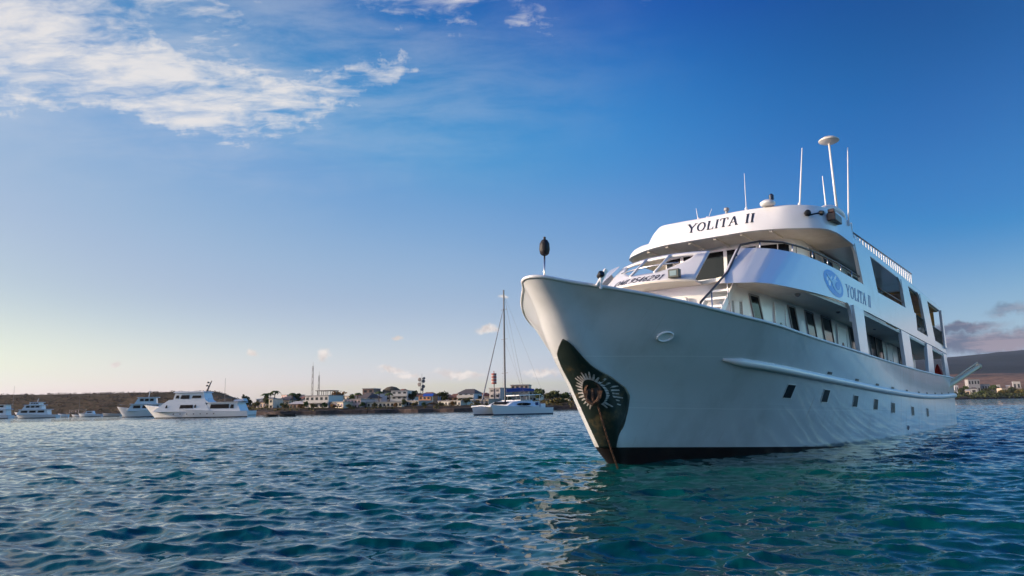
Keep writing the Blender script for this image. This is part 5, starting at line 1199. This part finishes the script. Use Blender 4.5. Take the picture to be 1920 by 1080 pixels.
win(t, P1(344, 0)[0], P1(361, 0)[0], P1(0, 746)[1], P1(0, 739)[1], 2.22); win(t, P1(334, 0)[0], P1(341, 0)[0], P1(0, 745)[1], P1(0, 739)[1], 2.22); win(t, P1(366, 0)[0], P1(384, 0)[0], P1(0, 745)[1], P1(0, 740)[1], 2.22)
win(t, P1(403, 0)[0], P1(440, 0)[0], P1(0, 765)[1], P1(0, 757.2)[1], 2.5); win(t, P1(442, 0)[0], P1(449, 0)[0], P1(0, 765)[1], P1(0, 758)[1], 2.5)
for i in range(7): b_ = MB(); xx_, zz_ = P1(335 + 13 * i, 774.5); b_.lathe((xx_, -2.95, zz_), (0, -1, 0), [(.13, 0), (.13, .1)], 10); b_.build('porthole', GLASS, t)
b_ = MB(); x0_, z0_ = P1(385, 734); x1_, z1_ = P1(395, 712); b_.tube([(x0_, 0, z0_), (x1_, 0, z1_)], [.28, .10], 6); ms = b_.build('mast', mat('mast_brown', (.10, .08, .075), .6), t)
b_ = MB()
for px, py in ((388, 716), (386, 722)): q = P1(px, py); b_.lathe((q[0], 0, q[1] - .1), (0, 0, 1), [(.15, 0), (.32, .08), (.3, .3), (.1, .4)], 10); b_.tube([(q[0], 0, q[1]), (q[0] + .7, 0, q[1])], .05, 5)
b_.build('radar', mat('radar_dark', (.06, .055, .055), .5), ms)
rail(t, [(P1(268, 0)[0], -.6, 3.1), (P1(285, 0)[0], -2.2, 2.6), (P1(300, 0)[0], -2.8, 2.2)], .9, 'bow_rail')
rail(t, [(P1(400, 0)[0], -2.5, P1(0, 753)[1]), (P1(455, 0)[0], -2.5, P1(0, 753)[1])], .9, 'deck_rail')
b_ = MB(); b_.box(P1(455, 0)[0], P1(477, 0)[0], -2.2, 2.2, .35, .5); b_.build('swim_platform', BDK, t)
cabin(t, [P1(443, 752), P1(446, 749), P1(462, 747), P1(464, 752)], 1.2, 'covered_tender', mat('tender_cover', (.6, .6, .62), .6))
# 2  yacht behind it
def small_yacht(name, label, px0, px1, pyw, Y, tiers, mast=None, heading=R(12), B=5.0, hb_=2.8, hs=1.4, mats_=None, group=None):
    xb, xe = X(px0, Y, pyw), X(px1, Y, pyw); L = xe - xb
    t = thing(name, label, 'yacht', ((xb + xe) / 2, Y, 0), heading, group); L /= math.cos(heading)
    mini_hull(L, B, hb_, hs, L * .11, parent=t, mats_=mats_)
    zz = hs + .1
    for (a, c, h, roofm) in tiers:
        xa, xc = -L / 2 + L * a, -L / 2 + L * c
        cabin(t, [(xa, zz), (xa + h * .55, zz + h), (xc - h * .1, zz + h), (xc, zz)], B * .40, 'cabin', taper=.9)
        cabin(t, [(xa + h * .3, zz + h + .002), (xa + h * .4, zz + h + .16), (xc + .5, zz + h + .16), (xc + .6, zz + h + .002)], B * .44, 'cabin_roof', roofm or BW, taper=.97)
        nw = 3
        for i in range(nw):
            q0 = xa + h * .8 + (xc - xa - h * 1.1) * i / nw; q1 = q0 + (xc - xa - h * 1.1) / nw * .78
            win(t, q0, q1, zz + h * .42, zz + h * .82, B * .392, .12)
        b_ = MB(); b_.hexa([(xa + h * .24, -B * .33, zz + h * .45), (xa + h * .24, B * .33, zz + h * .45), (xa + h * .46, B * .33, zz + h * .85), (xa + h * .46, -B * .33, zz + h * .85)], [(xa + h * .24 - .05, -B * .33, zz + h * .47), (xa + h * .24 - .05, B * .33, zz + h * .47), (xa + h * .46 - .05, B * .33, zz + h * .87), (xa + h * .46 - .05, -B * .33, zz + h * .87)]); b_.build('windscreen', GLASS, t)
        zz += h + .16
    if mast:
        xm = -L / 2 + L * mast[0]; b_ = MB(); b_.tube([(xm, 0, zz - .2), (xm + .5, 0, zz + mast[1])], [.12, .05], 6); b_.tube([(xm + .1, -.9, zz + mast[1] * .55), (xm + .1, .9, zz + mast[1] * .55)], .05, 5); b_.build('mast', BW, t)
    rail(t, [(-L / 2 + .4, -.2, hb_), (-L / 2 + L * .12, -B * .33, hb_ * .93), (-L / 2 + L * .25, -B * .42, hb_ * .84)], .8, 'bow_rail')
    return t
small_yacht('moored_yacht', 'white yacht overlapped by the long pale motor yacht', 228, 330, 780, 250, ((.17, .72, 2.3, None), (.28, .62, 2.0, None)), (.48, 3.0), R(20), 6.0, 3.6, 1.9)
small_yacht('moored_yacht', 'small white three tier yacht on the far left with bright bow', 31, 104, 782, 300, ((.10, .80, 2.0, None), (.22, .66, 1.7, None), (.36, .6, .9, None)), (.5, 1.6), R(12), 5.5, 2.6, 1.3)
small_yacht('moored_yacht', 'pale boat cut by the left edge of the picture', -40, 19, 783, 310, ((.10, .92, 2.4, None), (.25, .9, 1.9, mat('buff_roof', (.42, .30, .22), .7))), None, R(5), 5.0, 2.2, 1.3)
# launches and dinghies
def launch(name, label, px0, px1, pyw, Y, m, canopy=None, hgt=.9, cab=False, cat='boat'):
    xb, xe = X(px0, Y, pyw), X(px1, Y, pyw); L = xe - xb
    t = thing(name, label, cat, ((xb + xe) / 2, Y, 0), R(6)); mini_hull(L, max(1.6, L * .28), hgt * 1.3, hgt, L * .08, parent=t, mats_=[m, BDK])
    if canopy:
        b_ = MB(); b_.box(-L * .3, L * .38, -L * .12, L * .12, hgt + 1.6, hgt + 1.75); b_.build('canopy', canopy, t)
        for sx in (-.28, .0, .36):
            for sy in (-.11, .11): b_ = MB(); b_.tube([(L * sx, L * sy, hgt - .1), (L * sx, L * sy, hgt + 1.6)], .05, 5); b_.build('canopy_post', STEEL, t)
    if cab:
        cabin(t, [(-L * .22, hgt), (-L * .12, hgt + 1.3), (L * .14, hgt + 1.4), (L * .18, hgt)], L * .11, 'cabin'); win(t, -L * .1, L * .1, hgt + .6, hgt + 1.1, L * .105, .1)
    else:
        b_ = MB()
        for q in (-.15, .1, .3): b_.box(L * q, L * q + .25, -L * .1, L * .1, hgt * .7, hgt * .85)
        b_.build('thwart', WOOD, t)
    return t
launch('dinghy', 'small white dinghy behind the small three tier yacht', 109, 128, 781, 330, BW, None, 1.3)
launch('canopy_boat', 'dark wooden tour boat with a flat buff canopy on posts', 124, 164, 780, 350, mat('dark_wood_hull', (.10, .07, .05), .7, (.06, .04, .03), 2), mat('buff_canopy', (.45, .34, .22), .7), 1.6)
launch('cabin_launch', 'low white launch with small cabin right of the canopy boat', 148, 190, 780, 320, BW, None, 1.2, True)
launch('open_boat', 'open pale boat with dark bottom left of the overlapped yacht', 192, 226, 780, 320, mat('faded_hull', (.45, .42, .38), .6), None, 1.2)
launch('open_boat', 'small white boat drawn up below the tan house', 481, 491, 765, 232, BW, None, .9)
launch('open_boat', 'small white boat drawn up below the narrow cream house', 497, 510, 765, 232, BW, None, .9)
launch('inflatable_boat', 'black low inflatable, left of the pair beyond the yacht stern', 496, 520, 782, 165, BLACK, None, .5)
launch('inflatable_boat', 'black low inflatable, longer one of the pair beyond the yacht stern', 523, 554, 782, 165, BLACK, None, .55)
for px, pyt, Y, lb in ((23, 724, 330, 'thin bare mast of a sailing boat near the left edge'), (420, 709, 260, 'thin bare mast showing behind the long pale yacht'), (148, 744, 345, 'short bare mast behind the canopy boat')):
    x = X(px, Y, 770); t = thing('sailing_boat', lb, 'boat', (x, Y, 0)); mini_hull(7, 2.2, 1.2, .9, 1.0, parent=t); b_ = MB(); b_.tube([(0, 0, .8), (0, 0, Z(px, pyt, Y))], [.07, .05], 6); b_.tube([(0, 0, 1.8), (2.8, 0, 1.8)], .06, 5); b_.build('mast', MG, t)
# 3  sailing catamaran
YC = 121
bowN, sternN = X(921, YC, 779), X(1036, YC, 779); HD = R(34)
cx, cy = (bowN + sternN) / 2, YC
LC = (sternN - bowN) / math.cos(HD) * .98
t = thing('catamaran', 'white sailing catamaran with tall bare mast and blue canopy, left of the big yacht', 'catamaran', (cx - 1.75, cy + 2.6, 0), HD)
for sy, nm in ((-3.1, 'near'), (3.1, 'far')):
    h_ = mini_hull(LC, 1.7, 1.75, 1.15, .5, parent=t, mats_=[BW, mat('navy_bottom', (.01, .02, .06), .5)]); h_.location = (0, sy, 0)
b_ = MB(); b_.box(-LC * .18, LC * .40, -2.4, 2.4, .75, 1.35); b_.build('bridge_deck', BW, t)
cabin(t, [(-LC * .26, 1.45), (-LC * .14, 2.12), (LC * .0, 2.38), (LC * .20, 2.38), (LC * .24, 1.35)], 3.4, 'deck_house', taper=.8)
b_ = MB()
for sg in (1, -1):
    b_.prism([(LC * .03 + LC * .12 * math.cos(q), sg * 3.26, 1.76 + .24 * math.sin(q)) for q in np.linspace(0, 2 * math.pi, 18, endpoint=False)], (0, sg * .08, 0))
b_.build('window', mat('cabin_dark', (.008, .008, .009), .7, spec=.05), t)
b_ = MB(); b_.prism([(-LC * .215, -2.2, 1.78), (-LC * .215, 2.2, 1.78), (-LC * .15, 2.1, 2.16), (-LC * .15, -2.1, 2.16)], (-.05, 0, .04)); b_.build('windscreen', mat('cabin_dark', (.008, .008, .009), .7, spec=.05), t)
b_ = MB(); b_.box(LC * .0, LC * .19, -2.9, 2.9, 2.38, 2.46)
b_.build('coach_roof', BW, t)
b_ = MB(); b_.box(LC * .20, LC * .34, -2.5, 2.5, 1.4, 2.2); b_.box(LC * .36, LC * .44, -2.6, 2.6, .9, 1.8, 0); b_.build('cockpit', BW, t)
b_ = MB(); b_.box(LC * .215, LC * .24, -2.56, 2.56, 1.6, 2.1); b_.box(LC * .27, LC * .325, -2.56, 2.56, 1.55, 2.05); b_.build('cockpit_window', NAVYF, t)
b_ = MB(); b_.prism([(LC * .02, -2.1, 3.15), (LC * .40, -2.1, 3.30), (LC * .40, -2.1, 3.42), (LC * .02, -2.1, 3.30)], (0, 4.2, 0)); b_.build('hard_top', BW, t)
for xx_ in (.05, .2, .38):
    for sy in (-2.0, 2.0): b_ = MB(); b_.tube([(LC * xx_, sy, 1.9), (LC * xx_, sy, 3.2)], .05, 5); b_.build('top_post', STEEL, t)
mh_ = Z(942, 545, YC + 2.6) ; xm = -LC * .10
b_ = MB(); b_.tube([(xm, 0, 1.4), (xm + .05, 0, mh_)], [.17, .12], 8); ms = b_.build('mast', mat('mast_dark_alloy', (.05, .055, .07), .45), t)
b_ = MB()
for f_ in (.33, .60, .84): b_.tube([(xm + .02, -.95, mh_ * f_), (xm + .02, .95, mh_ * f_)], .035, 5)
b_.build('spreader', MG, ms)
b_ = MB(); b_.tube([(xm, 0, 3.75), (LC * .40, 0, 4.0)], .10, 6); bo = b_.build('boom', MG, t)
b_ = MB(); b_.tube([(xm + .3, 0, 4.0), (LC * .15, 0, 4.22), (LC * .40, 0, 4.15)], [.3, .36, .22], 8); b_.build('sail_cover', mat('blue_sail_cover', (.015, .05, .22), .8), bo)
b_ = MB(); b_.tube([(-LC * .50, 0, 1.6), (xm, 0, mh_ * .86)], .028, 5); fs = b_.build('forestay', MG, t)
q0 = Vector((-LC * .50, 0, 1.6)); q1 = Vector((xm, 0, mh_ * .86))
b_ = MB(); b_.tube([q0.lerp(q1, .05), q0.lerp(q1, .3), q0.lerp(q1, .93)], [.12, .10, .05], 6); b_.build('furled_sail', mat('furled_grey', (.22, .22, .24), .8), fs)
b_ = MB(); b_.tube([(-LC * .5, -3.1, 1.45), (-LC * .5, 0, 1.62), (-LC * .5, 3.1, 1.45)], .09, 6); b_.build('cross_beam', BW, t)
for sy in (-3.4, 3.4):
    for f_, xo in ((.98, .07), (.84, .03), (.6, .10)):
        b_ = MB(); b_.tube([(LC * xo, sy, 1.4), (xm, 0, mh_ * f_)], .010, 4); b_.build('shroud', MG, t)
for sy in (-3.1, 3.1): b_ = MB(); b_.tube([(LC * .46, sy, 1.2), (xm, 0, mh_ * .97)], .012, 4); b_.build('backstay', MG, t)
rail(t, [(-LC * .47, -3.4, 1.6), (-LC * .2, -3.85, 1.4), (LC * .3, -3.85, 1.1)], .7, 'guard_rail', STEEL, 1.8, .012)
rail(t, [(-LC * .47, 3.0, 1.6), (-LC * .2, 3.3, 1.4)], .7, 'guard_rail', STEEL, 1.8, .012)
